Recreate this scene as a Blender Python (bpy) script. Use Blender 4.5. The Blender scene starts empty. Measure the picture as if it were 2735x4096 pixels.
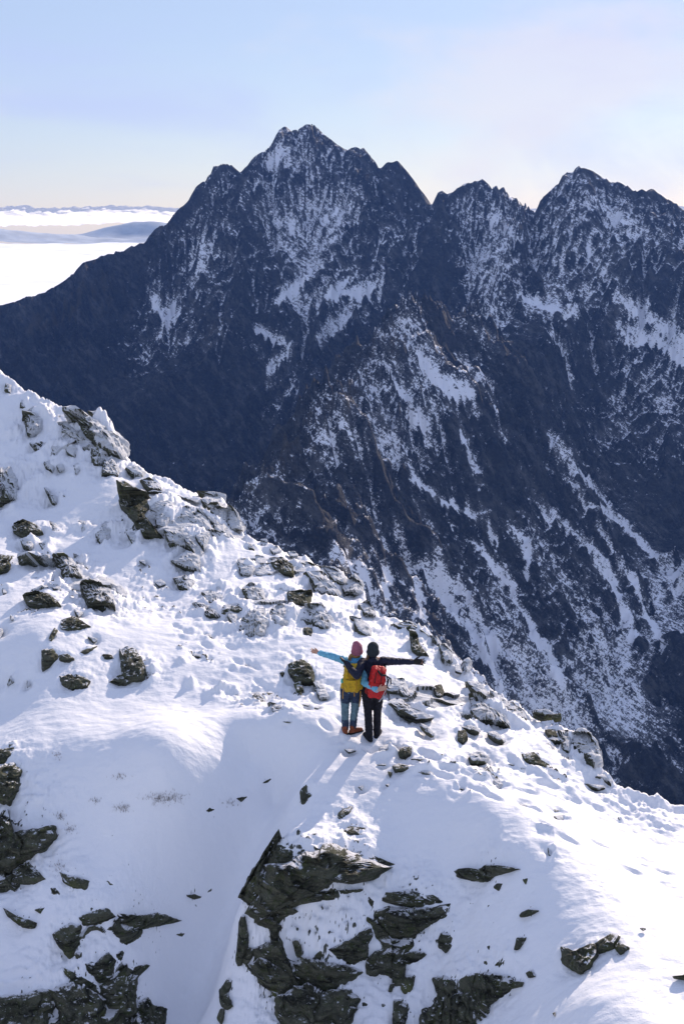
import bpy, math, random
import numpy as np
from mathutils import Vector

# ------------------------------------------------------------------ camera, sky, sun, exposure
SC = bpy.context.scene
COL = SC.collection
W, H = 683.0, 1024.0
PITCH = math.radians(14.3)
CAMZ = 8.6
LENS = 40.0
FPX = H * LENS / 36.0
cam_d = bpy.data.cameras.new('camera')
cam_d.sensor_fit = 'VERTICAL'
cam_d.sensor_height = 36.0
cam_d.sensor_width = 24.0
cam_d.lens = LENS
cam_d.clip_start = 0.1
cam_d.clip_end = 200000.0
cam = bpy.data.objects.new('camera', cam_d)
COL.objects.link(cam)
cam.location = (0, 0, CAMZ)
cam.rotation_euler = (math.pi / 2 - PITCH, 0, 0)
SC.camera = cam

SUN_EL = math.radians(23.0)
SUN_AZ = math.radians(27.0)          # clockwise from +Y (the view direction)
sun_dir = Vector((math.sin(SUN_AZ) * math.cos(SUN_EL), math.cos(SUN_AZ) * math.cos(SUN_EL), math.sin(SUN_EL)))
PUFF = (4.07, 10.01, 5.83)
world = bpy.data.worlds.new('World')
SC.world = world
world.use_nodes = True
wn = world.node_tree
wn.nodes.clear()
w_out = wn.nodes.new('ShaderNodeOutputWorld')
w_bg = wn.nodes.new('ShaderNodeBackground')
w_sky = wn.nodes.new('ShaderNodeTexSky')
w_sky.sky_type = 'NISHITA'
w_sky.sun_disc = False
w_sky.sun_elevation = SUN_EL
w_sky.sun_rotation = SUN_AZ
w_sky.altitude = 2300.0
w_sky.air_density = 1.45
w_sky.dust_density = 0.9
w_sky.ozone_density = 1.0
w_bg.inputs['Strength'].default_value = 0.10
# pale fill colour added over the whole dome to lift shade, denser in wisps
w_tc = wn.nodes.new('ShaderNodeTexCoord')
w_map = wn.nodes.new('ShaderNodeMapping')
w_map.inputs['Scale'].default_value = (1.6, 1.6, 5.0)
w_map.inputs['Location'].default_value = (0.35, 0.0, 0.2)
w_nz = wn.nodes.new('ShaderNodeTexNoise')
w_nz.inputs['Scale'].default_value = 2.2
w_nz.inputs['Detail'].default_value = 7.0
w_nz.inputs['Roughness'].default_value = 0.58
w_nz.inputs['Distortion'].default_value = 0.6
w_mr = wn.nodes.new('ShaderNodeMapRange')
w_mr.interpolation_type = 'SMOOTHSTEP'
w_mr.inputs[1].default_value = 0.46; w_mr.inputs[2].default_value = 0.78
w_mr.inputs[3].default_value = 0.48; w_mr.inputs[4].default_value = 0.78
w_mix = wn.nodes.new('ShaderNodeMix'); w_mix.data_type = 'RGBA'
w_mix.inputs[7].default_value = (5.5, 6.2, 9.2, 1)
wn.links.new(w_tc.outputs['Generated'], w_map.inputs[0])
wn.links.new(w_map.outputs[0], w_nz.inputs['Vector'])
wn.links.new(w_nz.outputs[0], w_mr.inputs[0])
wn.links.new(w_mr.outputs[0], w_mix.inputs[0])
wn.links.new(w_sky.outputs[0], w_mix.inputs[6])
# soft pinkish cloud puffs here and there over the dome
w_map2 = wn.nodes.new('ShaderNodeMapping')
w_map2.inputs['Scale'].default_value = (1.0, 1.0, 2.2)
w_map2.inputs['Location'].default_value = PUFF
w_nz2 = wn.nodes.new('ShaderNodeTexNoise')
w_nz2.inputs['Scale'].default_value = 3.2
w_nz2.inputs['Detail'].default_value = 8.0
w_nz2.inputs['Roughness'].default_value = 0.55
w_mr2 = wn.nodes.new('ShaderNodeMapRange')
w_mr2.interpolation_type = 'SMOOTHSTEP'
w_mr2.inputs[1].default_value = 0.55; w_mr2.inputs[2].default_value = 0.72
w_mr2.inputs[3].default_value = 0.0; w_mr2.inputs[4].default_value = 0.55
w_mix2 = wn.nodes.new('ShaderNodeMix'); w_mix2.data_type = 'RGBA'
w_mix2.inputs[7].default_value = (8.9, 8.2, 8.3, 1)
wn.links.new(w_tc.outputs['Generated'], w_map2.inputs[0])
wn.links.new(w_map2.outputs[0], w_nz2.inputs['Vector'])
wn.links.new(w_nz2.outputs[0], w_mr2.inputs[0])
wn.links.new(w_mr2.outputs[0], w_mix2.inputs[0])
wn.links.new(w_mix.outputs[2], w_mix2.inputs[6])
wn.links.new(w_mix2.outputs[2], w_bg.inputs[0])
wn.links.new(w_bg.outputs[0], w_out.inputs[0])

sun_l = bpy.data.lights.new('sun', 'SUN')
sun_l.energy = 5.0
sun_l.angle = math.radians(0.6)
sun_l.color = (1.0, 0.83, 0.68)
sun = bpy.data.objects.new('sun', sun_l)
COL.objects.link(sun)
sun.rotation_euler = sun_dir.to_track_quat('Z', 'Y').to_euler()

SC.view_settings.view_transform = 'Standard'
SC.view_settings.look = 'None'
SC.view_settings.gamma = 1.0
SC.view_settings.exposure = 0.14
SC.render.engine = 'CYCLES'
SC.cycles.use_denoising = True
SC.cycles.max_bounces = 6
SC.cycles.diffuse_bounces = 3
SC.cycles.glossy_bounces = 2
SC.cycles.transmission_bounces = 2
SC.cycles.volume_bounces = 0
SC.cycles.transparent_max_bounces = 4
SC.cycles.caustics_reflective = False
SC.cycles.caustics_refractive = False

# ------------------------------------------------------------------ pixel <-> world helpers (authoring at the photograph's own layout)
CP, SP = math.cos(PITCH), math.sin(PITCH)

def ray(px, py):
    u = (np.asarray(px, float) - W / 2) / FPX
    v = (H / 2 - np.asarray(py, float)) / FPX
    return u, CP + v * SP, -SP + v * CP

def at(px, py, Y):
    dx, dy, dz = ray(px, py)
    t = np.asarray(Y, float) / dy
    return np.stack([dx * t, dy * t, CAMZ + dz * t], -1)

def project(x, y, z):
    zz = z - CAMZ
    dep = y * CP - zz * SP
    up = y * SP + zz * CP
    return W / 2 + FPX * x / dep, H / 2 - FPX * up / dep

# ------------------------------------------------------------------ noise
def _perm(seed):
    r = np.random.RandomState(seed)
    p = r.permutation(256)
    return np.concatenate([p, p, p])

_PC = {}
def perm(seed):
    if seed not in _PC:
        _PC[seed] = _perm(seed)
    return _PC[seed]

_G2 = np.stack([np.cos(np.arange(16) * math.pi / 8), np.sin(np.arange(16) * math.pi / 8)], 1)
def noise2(x, y, seed=0):
    p = perm(seed)
    xi = np.floor(x).astype(np.int64); yi = np.floor(y).astype(np.int64)
    xf = x - xi; yf = y - yi
    xi &= 255; yi &= 255
    u = xf * xf * xf * (xf * (xf * 6 - 15) + 10)
    v = yf * yf * yf * (yf * (yf * 6 - 15) + 10)
    def g(ix, iy, fx, fy):
        h = p[p[ix & 255] + (iy & 255)] & 15
        return _G2[h, 0] * fx + _G2[h, 1] * fy
    a = g(xi, yi, xf, yf); b = g(xi + 1, yi, xf - 1, yf)
    c = g(xi, yi + 1, xf, yf - 1); d = g(xi + 1, yi + 1, xf - 1, yf - 1)
    return (a + u * (b - a) + v * ((c + u * (d - c)) - (a + u * (b - a)))) * 1.5

_r3 = np.random.RandomState(5).normal(size=(64, 3))
_G3 = _r3 / np.linalg.norm(_r3, axis=1, keepdims=True)
def noise3(x, y, z, seed=0):
    p = perm(seed)
    xi = np.floor(x).astype(np.int64); yi = np.floor(y).astype(np.int64); zi = np.floor(z).astype(np.int64)
    xf, yf, zf = x - xi, y - yi, z - zi
    u = xf * xf * (3 - 2 * xf); v = yf * yf * (3 - 2 * yf); w = zf * zf * (3 - 2 * zf)
    def g(i, j, k):
        h = p[(p[((p[(xi + i) & 255]) + (yi + j)) & 255] + (zi + k)) & 255] & 63
        G = _G3[h]
        return G[..., 0] * (xf - i) + G[..., 1] * (yf - j) + G[..., 2] * (zf - k)
    x00 = g(0, 0, 0) * (1 - u) + g(1, 0, 0) * u
    x10 = g(0, 1, 0) * (1 - u) + g(1, 1, 0) * u
    x01 = g(0, 0, 1) * (1 - u) + g(1, 0, 1) * u
    x11 = g(0, 1, 1) * (1 - u) + g(1, 1, 1) * u
    return ((x00 * (1 - v) + x10 * v) * (1 - w) + (x01 * (1 - v) + x11 * v) * w) * 1.6

def fbm2(x, y, octs=5, seed=0, gain=0.5, lac=2.03):
    s = np.zeros_like(x); a = 1.0
    for o in range(octs):
        s += a * noise2(x, y, seed + o)
        x = x * lac + 13.7; y = y * lac - 7.3; a *= gain
    return s

def ridged2(x, y, octs=5, seed=0, gain=0.5, lac=2.07):
    s = np.zeros_like(x); a = 1.0; w = np.ones_like(x)
    for o in range(octs):
        n = 1 - np.abs(noise2(x, y, seed + o)) * 1.6
        n = np.clip(n, 0, 1) ** 2
        s += a * n * w
        w = np.clip(n * 1.6, 0, 1)
        x = x * lac + 3.1; y = y * lac + 9.2; a *= gain
    return s

def sstep(a, b, x):
    t = np.clip((x - a) / (b - a), 0, 1)
    return t * t * (3 - 2 * t)

# ------------------------------------------------------------------ thin plate spline
def tps_fit(P, v, lam=0.0):
    P = np.asarray(P, float); v = np.asarray(v, float)
    n = len(P)
    sc = np.abs(P).max()
    Q = P / sc
    d2 = ((Q[:, None] - Q[None]) ** 2).sum(-1)
    K = 0.5 * d2 * np.log(d2 + 1e-12) + lam * np.eye(n)
    A = np.zeros((n + 3, n + 3))
    A[:n, :n] = K; A[:n, n] = 1; A[:n, n + 1:] = Q
    A[n, :n] = 1; A[n + 1:, :n] = Q.T
    b = np.zeros(n + 3); b[:n] = v
    w = np.linalg.solve(A, b)
    return Q, w, sc

def tps_eval(f, x, y):
    Q, w, sc = f
    shp = x.shape
    X = np.stack([x.ravel(), y.ravel()], 1) / sc
    out = np.empty(len(X))
    n = len(Q)
    for i in range(0, len(X), 40000):
        B = X[i:i + 40000]
        d2 = (B[:, 0:1] - Q[None, :, 0]) ** 2 + (B[:, 1:2] - Q[None, :, 1]) ** 2
        out[i:i + 40000] = (0.5 * d2 * np.log(d2 + 1e-12)) @ w[:n] + w[n] + B @ w[n + 1:]
    return out.reshape(shp)

# ------------------------------------------------------------------ mesh helpers
def mesh_from(name, verts, faces, smooth=True, attrs=None):
    verts = np.ascontiguousarray(verts, np.float32)
    faces = np.ascontiguousarray(faces, np.int32)
    k = faces.shape[1]
    me = bpy.data.meshes.new(name)
    me.vertices.add(len(verts)); me.vertices.foreach_set('co', verts.ravel())
    me.loops.add(faces.size); me.loops.foreach_set('vertex_index', faces.ravel())
    me.polygons.add(len(faces))
    me.polygons.foreach_set('loop_start', np.arange(0, faces.size, k, dtype=np.int32))
    me.polygons.foreach_set('use_smooth', np.full(len(faces), smooth))
    me.update(calc_edges=True)
    for an, av in (attrs or {}).items():
        at_ = me.attributes.new(an, 'FLOAT', 'POINT')
        at_.data.foreach_set('value', np.ascontiguousarray(av, np.float32).ravel())
    return me

def grid_faces(nr, nc):
    i = np.arange(nr * nc).reshape(nr, nc)
    return np.stack([i[:-1, :-1], i[:-1, 1:], i[1:, 1:], i[1:, :-1]], -1).reshape(-1, 4)

def link(name, me, mat=None, parent=None, **props):
    o = bpy.data.objects.new(name, me)
    COL.objects.link(o)
    if mat is not None and me is not None and not me.materials:
        me.materials.append(mat)
    if parent is not None:
        o.parent = parent
    for k, v in props.items():
        o[k] = v
    return o

# ------------------------------------------------------------------ materials
class NT:
    def __init__(s, name):
        s.mat = bpy.data.materials.new(name); s.mat.use_nodes = True
        s.t = s.mat.node_tree; s.t.nodes.clear()
        s.out = s.t.nodes.new('ShaderNodeOutputMaterial')
    def n(s, typ, **kw):
        nd = s.t.nodes.new('ShaderNode' + typ)
        for k, v in kw.items():
            setattr(nd, k, v)
        return nd
    def l(s, a, b):
        s.t.links.new(a, b)
    def put(s, sock, v):
        if hasattr(v, 'is_output') or isinstance(v, bpy.types.NodeSocket):
            s.l(v, sock)
        else:
            sock.default_value = v
    def math(s, op, a, b=0.0, c=0.0, clamp=False):
        m = s.n('Math', operation=op); m.use_clamp = clamp
        for i, v in enumerate((a, b, c)):
            s.put(m.inputs[i], v)
        return m.outputs[0]
    def noise(s, vec, scale, detail=4.0, rough=0.55, dist=0.0):
        m = s.n('TexNoise'); m.inputs['Scale'].default_value = scale
        m.inputs['Detail'].default_value = detail; m.inputs['Roughness'].default_value = rough
        m.inputs['Distortion'].default_value = dist
        if vec is not None:
            s.l(vec, m.inputs['Vector'])
        return m.outputs[0]
    def ss(s, x, a, b):
        m = s.n('MapRange', interpolation_type='SMOOTHSTEP')
        s.put(m.inputs[0], x); m.inputs[1].default_value = a; m.inputs[2].default_value = b
        m.inputs[3].default_value = 0.0; m.inputs[4].default_value = 1.0
        return m.outputs[0]
    def mix(s, f, a, b):
        m = s.n('Mix', data_type='RGBA')
        s.put(m.inputs[0], f); s.put(m.inputs[6], a); s.put(m.inputs[7], b)
        return m.outputs[2]
    def attr(s, name):
        a = s.n('Attribute'); a.attribute_name = name
        return a.outputs['Fac']
    def pos(s):
        return s.n('NewGeometry').outputs['Position']
    def sepn(s):
        g = s.n('NewGeometry'); x = s.n('SeparateXYZ'); s.l(g.outputs['Normal'], x.inputs[0])
        return x.outputs
    def mapping(s, vec, scale=(1, 1, 1), rot=(0, 0, 0)):
        m = s.n('Mapping'); m.inputs['Scale'].default_value = scale; m.inputs['Rotation'].default_value = rot
        s.l(vec, m.inputs['Vector'])
        return m.outputs[0]
    def bump(s, h, strength, dist, prev=None):
        b = s.n('Bump'); b.inputs['Strength'].default_value = strength; b.inputs['Distance'].default_value = dist
        s.l(h, b.inputs['Height'])
        if prev is not None:
            s.l(prev, b.inputs['Normal'])
        return b.outputs[0]
    def bsdf(s, col, rough=0.8, normal=None, spec=0.3, **kw):
        b = s.n('BsdfPrincipled')
        s.put(b.inputs['Base Color'], col); s.put(b.inputs['Roughness'], rough)
        s.put(b.inputs['Specular IOR Level'], spec)
        for k, v in kw.items():
            s.put(b.inputs[k.replace('_', ' ')], v)
        if normal is not None:
            s.l(normal, b.inputs['Normal'])
        s.l(b.outputs[0], s.out.inputs['Surface'])
        return b

SNOW = (0.86, 0.87, 0.90, 1)

def mat_mountain():
    m = NT('mountain_rock_and_snow')
    P = m.pos()
    snow = m.attr('snow')
    L1 = m.mapping(m.mapping(P, (1, 1, 1), (0.15, -0.62, 0.0)), (0.42, 0.42, 1.35))     # ledges: long across, thin up and down
    L2 = m.mapping(m.mapping(P, (1, 1, 1), (0.25, 0.75, 0.0)), (0.45, 0.45, 1.25))
    n1 = m.noise(L1, 0.33, 5, 0.64)
    n2 = m.noise(L2, 0.42, 4, 0.64)
    n3 = m.noise(P, 0.75, 3, 0.6)
    nz = m.math('ADD', m.math('MULTIPLY', m.math('SUBTRACT', n1, 0.5), 1.15), m.math('MULTIPLY', m.math('SUBTRACT', n2, 0.5), 0.75))
    nz = m.math('ADD', nz, m.math('MULTIPLY', m.math('SUBTRACT', n3, 0.5), 0.8))
    s = m.math('ADD', snow, nz)
    f = m.ss(s, 0.47, 0.65)
    dust = m.math('MULTIPLY', m.ss(m.math('ADD', snow, m.math('MULTIPLY', nz, 0.6)), 0.20, 0.60), 0.13)
    f = m.math('MAXIMUM', f, dust)
    strat = m.noise(m.mapping(m.mapping(P, (1, 1, 1), (0.1, -0.9, 0.0)), (0.5, 0.5, 1.6)), 0.05, 8, 0.72)
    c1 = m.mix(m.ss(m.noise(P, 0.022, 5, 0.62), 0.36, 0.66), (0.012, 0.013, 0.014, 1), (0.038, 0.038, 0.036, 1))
    c1 = m.mix(m.math('MULTIPLY', m.ss(strat, 0.47, 0.66), 0.8), c1, (0.125, 0.122, 0.112, 1))  # rock tone contrast also stands in for shading of the relief
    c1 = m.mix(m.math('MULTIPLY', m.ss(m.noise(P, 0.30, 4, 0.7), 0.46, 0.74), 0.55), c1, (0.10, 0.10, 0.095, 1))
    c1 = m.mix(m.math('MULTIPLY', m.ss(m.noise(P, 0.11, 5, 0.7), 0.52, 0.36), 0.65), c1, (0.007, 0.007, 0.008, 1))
    grass = m.attr('grass')
    c1 = m.mix(grass, c1, (0.13, 0.10, 0.045, 1))
    col = m.mix(f, c1, SNOW)
    bn = m.n('Bump'); bn.inputs['Distance'].default_value = 7.0
    m.l(m.math('SUBTRACT', 1.0, m.math('MULTIPLY', f, 0.88)), bn.inputs['Strength'])
    m.l(m.noise(m.mapping(P, (1, 1, 1.5), (0.3, 0.4, 0)), 0.12, 8, 0.72), bn.inputs['Height'])
    b = bn.outputs[0]
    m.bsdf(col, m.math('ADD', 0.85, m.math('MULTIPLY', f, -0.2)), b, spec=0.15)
    return m.mat

def mat_snow():
    m = NT('wind_packed_snow')
    P = m.pos()
    rk = m.attr('rock')
    n2 = m.noise(P, 9.0, 5, 0.65)
    r = m.math('ADD', rk, m.math('MULTIPLY', m.math('SUBTRACT', n2, 0.5), 0.9))
    f = m.ss(r, 0.50, 0.66)
    rc = m.mix(m.noise(P, 14.0, 4, 0.7), (0.025, 0.030, 0.024, 1), (0.11, 0.115, 0.095, 1))
    col = m.mix(f, SNOW, rc)
    h = m.math('ADD', m.noise(m.mapping(P, (1, 1.6, 1)), 4.0, 5, 0.55), m.math('MULTIPLY', m.noise(P, 55.0, 3, 0.6), 0.12))
    b = m.bump(h, 0.55, 0.05)
    m.bsdf(col, m.math('ADD', 0.55, m.math('MULTIPLY', f, 0.3)), b, spec=0.25)
    return m.mat

def mat_cloud(name, thin):
    m = NT(name)
    d = m.n('BsdfPrincipled'); d.inputs['Base Color'].default_value = (0.97, 0.97, 0.97, 1); d.inputs['Roughness'].default_value = 1.0
    d.inputs['Specular IOR Level'].default_value = 0.0; d.inputs['Sheen Weight'].default_value = 1.0; d.inputs['Sheen Roughness'].default_value = 0.45
    t = m.n('BsdfTranslucent'); t.inputs[0].default_value = (0.97, 0.97, 0.97, 1)
    mx = m.n('MixShader'); mx.inputs[0].default_value = thin
    m.l(d.outputs[0], mx.inputs[1]); m.l(t.outputs[0], mx.inputs[2]); m.l(mx.outputs[0], m.out.inputs['Surface'])
    return m.mat

def mat_plain(name, col, rough=0.8, spec=0.3, nscale=None, namt=0.35, bump=None):
    m = NT(name)
    c = tuple(col) + (1,)
    nrm = None
    if nscale:
        tc = m.n('TexCoord').outputs['Object']
        nz = m.noise(tc, nscale, 4, 0.6)
        dark = tuple(v * (1 - namt) for v in col) + (1,)
        light = tuple(min(1, v * (1 + namt)) for v in col) + (1,)
        c = m.mix(m.ss(nz, 0.3, 0.7), dark, light)
        if bump:
            nrm = m.bump(nz, 0.6, bump)
    m.bsdf(c, rough, nrm, spec)
    return m.mat

# ------------------------------------------------------------------ the far mountain: ridge layout
def K1568(pts):
    return [(x * W / 1568.0, y * W / 1568.0) for x, y in pts]

SKYLINE = K1568([(-260, 790), (-120, 735), (0, 700), (45, 688), (100, 672), (150, 640), (190, 605), (250, 580), (330, 560), (355, 530), (380, 510), (410, 480),
    (430, 460), (450, 430), (475, 410), (490, 388), (510, 375), (530, 377), (550, 391), (580, 365), (605, 345), (620, 330), (640, 294), (655, 288),
    (682, 300), (700, 283), (716, 282), (740, 300), (770, 325), (790, 341), (815, 335), (840, 345), (860, 370), (868, 387), (890, 372),
    (910, 371), (935, 393), (960, 425), (978, 452), (990, 470), (1004, 442), (1014, 438), (1025, 450), (1060, 425), (1090, 412), (1105, 408),
    (1122, 425), (1128, 436), (1132, 424), (1139, 424), (1143, 437), (1148, 426), (1155, 426), (1160, 441), (1185, 460), (1215, 488), (1226, 490), (1245, 455),
    (1280, 420), (1290, 400), (1320, 382), (1360, 390), (1400, 415), (1450, 432), (1500, 437), (1540, 460), (1568, 482), (1700, 520), (1850, 600)])

def crest_r(px):     # horizontal range of the main crest, by picture column
    return np.interp(px, [-150, 0, 150, 220, 300, 380, 430, 480, 533, 585, 683, 820], [1560, 1680, 1830, 1920, 2000, 1950, 1900, 1900, 1850, 1800, 1750, 1700])

A_PTS, B_PTS = [], []
sk = np.array(SKYLINE)
for x in (-110, -50, 0, 45, 85, 145, 165, 195, 222, 240, 265, 285, 308, 330, 355, 378, 396, 415, 430, 455, 480, 505, 533):
    y = np.interp(x, sk[:, 0], sk[:, 1]); r = float(crest_r(x))
    p = at(x, y, r * 0.985); A_PTS.append(p)
    A_PTS.append(p + np.array([0.05 * 160, 160, -150.0])); A_PTS.append(p + np.array([0, 420, -420.0]))
for x, y, Y in [(300, 200, 1860), (300, 300, 1700), (290, 400, 1580), (280, 500, 1465), (220, 200, 1840), (220, 300, 1700), (200, 400, 1570), (200, 480, 1470),
                (120, 300, 1730), (110, 380, 1600), (60, 330, 1640), (0, 350, 1610), (0, 420, 1500), (100, 450, 1490), (370, 220, 1830), (370, 320, 1690), (380, 420, 1560),
                (430, 240, 1780), (440, 320, 1640), (490, 250, 1770), (350, 500, 1440), (-100, 400, 1480)]:
    A_PTS.append(at(x, y, Y))
for x, y in ((-700, 900), (-300, 1000), (0, 1000), (300, 1000), (-800, 1200), (-450, 1250)):
    A_PTS.append(np.array([x, y, -470.0]))
# spur that comes off the notch, and the right hand cirque
SPUR = [(533, 212, 1850), (508, 245, 1710), (492, 272, 1600), (470, 318, 1440), (450, 333, 1370), (425, 330, 1300), (405, 325, 1250), (375, 352, 1190), (350, 376, 1130), (320, 412, 1060), (300, 440, 1020), (270, 472, 970), (245, 500, 930), (215, 540, 860), (180, 600, 780)]
for x, y, Y in SPUR:
    p = at(x, y, Y); B_PTS.append(p)
    if Y < 1700:
        B_PTS.append(p + np.array([-75, 75, -110.0])); B_PTS.append(p + np.array([-190, 190, -260.0]))
for x in (550, 585, 615, 650, 683, 740, 800):
    y = np.interp(x, sk[:, 0], sk[:, 1]); r = float(crest_r(x)) * 0.985
    p = at(x, y, r); B_PTS.append(p); B_PTS.append(p + np.array([0, 160, -150.0])); B_PTS.append(p + np.array([0, 400, -400.0]))
for x, y, Y in [(600, 300, 1600), (560, 300, 1590), (530, 350, 1460), (620, 400, 1480), (640, 500, 1370), (560, 420, 1360), (683, 340, 1530), (683, 450, 1400), (670, 600, 1260), (683, 700, 1150), (683, 790, 1050),
                (420, 420, 1150), (430, 500, 1090), (430, 590, 1010), (500, 420, 1240), (500, 520, 1140), (520, 620, 1050), (560, 560, 1150), (540, 700, 960), (600, 650, 1080), (600, 750, 960),
                (350, 470, 1020), (340, 540, 930), (350, 600, 860), (450, 680, 890), (400, 650, 860), (480, 760, 800), (683, 870, 930), (560, 850, 780), (800, 500, 1350), (800, 700, 1120), (820, 850, 950)]:
    B_PTS.append(at(x, y, Y))
for x, y, z in ((-100, 500, -500.0), (150, 480, -520.0), (400, 520, -540.0), (700, 700, -560.0), (-300, 450, -480.0), (-500, 700, -520), (-600, 1000, -560), (-500, 1300, -640), (-300, 1700, -760), (-700, 1500, -700)):
    B_PTS.append(np.array([x, y, z]))
A_PTS, B_PTS = np.array(A_PTS), np.array(B_PTS)
fA = tps_fit(A_PTS[:, :2], A_PTS[:, 2], 1e-5)
fB = tps_fit(B_PTS[:, :2], B_PTS[:, 2], 1e-5)

CELL = 3.2
gx = np.arange(-980, 980, CELL); gy = np.arange(380, 2440, CELL)
GX, GY = np.meshgrid(gx, gy)
# coarse spline, then upsampled
cx = gx[::6]; cy = gy[::6]
CX, CY = np.meshgrid(cx, cy)
zA = tps_eval(fA, CX, CY); zB = tps_eval(fB, CX, CY)

def bil(G, fx, fy):
    ny, nx = G.shape
    fx = np.clip(fx, 0, nx - 1.001); fy = np.clip(fy, 0, ny - 1.001)
    ix = fx.astype(np.int64); iy = fy.astype(np.int64)
    u = fx - ix; v = fy - iy
    f = G.ravel(); k = iy * nx + ix
    return (f[k] * (1 - u) + f[k + 1] * u) * (1 - v) + (f[k + nx] * (1 - u) + f[k + nx + 1] * u) * v

def cub(G, fx, fy):
    ny, nx = G.shape
    fx = np.clip(fx, 1, nx - 2.001); fy = np.clip(fy, 1, ny - 2.001)
    ix = fx.astype(np.int64); iy = fy.astype(np.int64); u = fx - ix; v = fy - iy
    def wts(t):
        return (-.5 * t + t * t - .5 * t ** 3, 1 - 2.5 * t * t + 1.5 * t ** 3, .5 * t + 2 * t * t - 1.5 * t ** 3, -.5 * t * t + .5 * t ** 3)
    wu, wv = wts(u), wts(v); out = 0
    for j in range(4):
        for i in range(4):
            out = out + G[iy + j - 1, ix + i - 1] * wu[i] * wv[j]
    return out

FX, FY = (GX - gx[0]) / CELL / 6, (GY - gy[0]) / CELL / 6
zA = cub(zA, FX, FY); zB = cub(zB, FX, FY)
HM = np.maximum(zA, zB)
kk = np.exp(-np.abs(zA - zB) / 12.0)
HM = HM - 2.0 * kk
HM = np.maximum(HM, -760)
warpx = fbm2(GX / 260, GY / 260, 3, 40) * 70; warpy = fbm2(GX / 260, GY / 260, 3, 50) * 70
HM += (ridged2((GX + warpx) / 300, (GY + warpy) / 300, 5, 60) - 0.9) * 42
HM += fbm2(GX / 45, GY / 45, 4, 70) * 7
HM0 = HM.copy()

# droplet erosion: cuts the couloirs, drops the scree fans
def blur(G, n=1):
    for _ in range(n):
        G = (np.roll(G, 1, 0) + np.roll(G, -1, 0) + 2 * G) / 4
        G = (np.roll(G, 1, 1) + np.roll(G, -1, 1) + 2 * G) / 4
    return G

def erode(G, batches, n, steps, seed):
    rs = np.random.RandomState(seed)
    ny, nx = G.shape
    G = G / CELL
    visits = np.zeros(G.size)
    for b in range(batches):
        x = rs.uniform(2, nx - 3, n); y = rs.uniform(2, ny - 3, n)
        dx = np.zeros(n); dy = np.zeros(n); sp = np.ones(n); wa = np.ones(n); sed = np.zeros(n)
        for s in range(steps):
            ix = x.astype(np.int64); iy = y.astype(np.int64); u = x - ix; v = y - iy
            k = iy * nx + ix; F = G.ravel()
            a, bb, c, d = F[k], F[k + 1], F[k + nx], F[k + nx + 1]
            gxx = (bb - a) * (1 - v) + (d - c) * v; gyy = (c - a) * (1 - u) + (d - bb) * u
            h0 = (a * (1 - u) + bb * u) * (1 - v) + (c * (1 - u) + d * u) * v
            dx = dx * 0.12 - gxx * 0.88; dy = dy * 0.12 - gyy * 0.88
            L = np.sqrt(dx * dx + dy * dy) + 1e-9; dx /= L; dy /= L
            x2 = np.clip(x + dx, 2, nx - 3); y2 = np.clip(y + dy, 2, ny - 3)
            h1 = bil(G, x2, y2); dh = h1 - h0
            cap = np.maximum(-dh, 0.02) * sp * wa * 1.3
            over = sed > cap
            dep = np.where(dh > 0, np.minimum(dh, sed), np.where(over, (sed - cap) * 0.25, 0))
            ero = np.where((dh <= 0) & ~over, np.minimum((cap - sed) * 0.16, -dh), 0)
            sed = sed - dep + ero
            dl = (dep - ero)
            idx = np.concatenate([k, k + 1, k + nx, k + nx + 1])
            ww = np.concatenate([dl * (1 - u) * (1 - v), dl * u * (1 - v), dl * (1 - u) * v, dl * u * v])
            G = G + np.clip(np.bincount(idx, ww, G.size), -0.35, 0.35).reshape(G.shape)
            if s > 8:
                visits += np.bincount(k, wa, G.size)
            sp = np.clip(np.sqrt(np.maximum(sp * sp - dh * 0.5, 0.01)), 0, 3.0); wa *= 0.985
            x, y = x2, y2
    return G * CELL, visits.reshape(G.shape)

HM, VIS = erode(HM, 7, 26000, 60, 3)
HM = HM * 0.7 + blur(HM, 1) * 0.3
VIS = blur(VIS, 1)
FLOW = np.log1p(VIS); FLOW = FLOW / np.percentile(FLOW, 99.5)

# ------------------------------------------------------------------ sample it on a grid that is fine where it is seen
def px_az(px):
    return np.arctan((np.asarray(px) - W / 2) / FPX)
az_in = np.linspace(math.radians(-18.2), math.radians(18.2), 760)
az_m = np.concatenate([np.linspace(math.radians(-26), math.radians(-18.3), 50), az_in, np.linspace(math.radians(18.3), math.radians(26), 50)])
rr = [430.0]
while rr[-1] < 2420:
    r = rr[-1]
    rr.append(r + (3.4 if r < 700 else 2.6 if r < 2020 else 12.0))
r_m = np.array(rr)
AZ, RR = np.meshgrid(az_m, r_m)
MX, MY = RR * np.sin(AZ), RR * np.cos(AZ)
fx, fy = (MX - gx[0]) / CELL, (MY - gy[0]) / CELL
MZ = cub(HM, fx, fy)
MF = bil(FLOW, fx, fy)
MZ0 = bil(blur(HM, 4), fx, fy)
steep = np.clip(np.hypot(*np.gradient(blur(HM, 3), CELL)), 0, 2.5)
MS = bil(steep, fx, fy)
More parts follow.
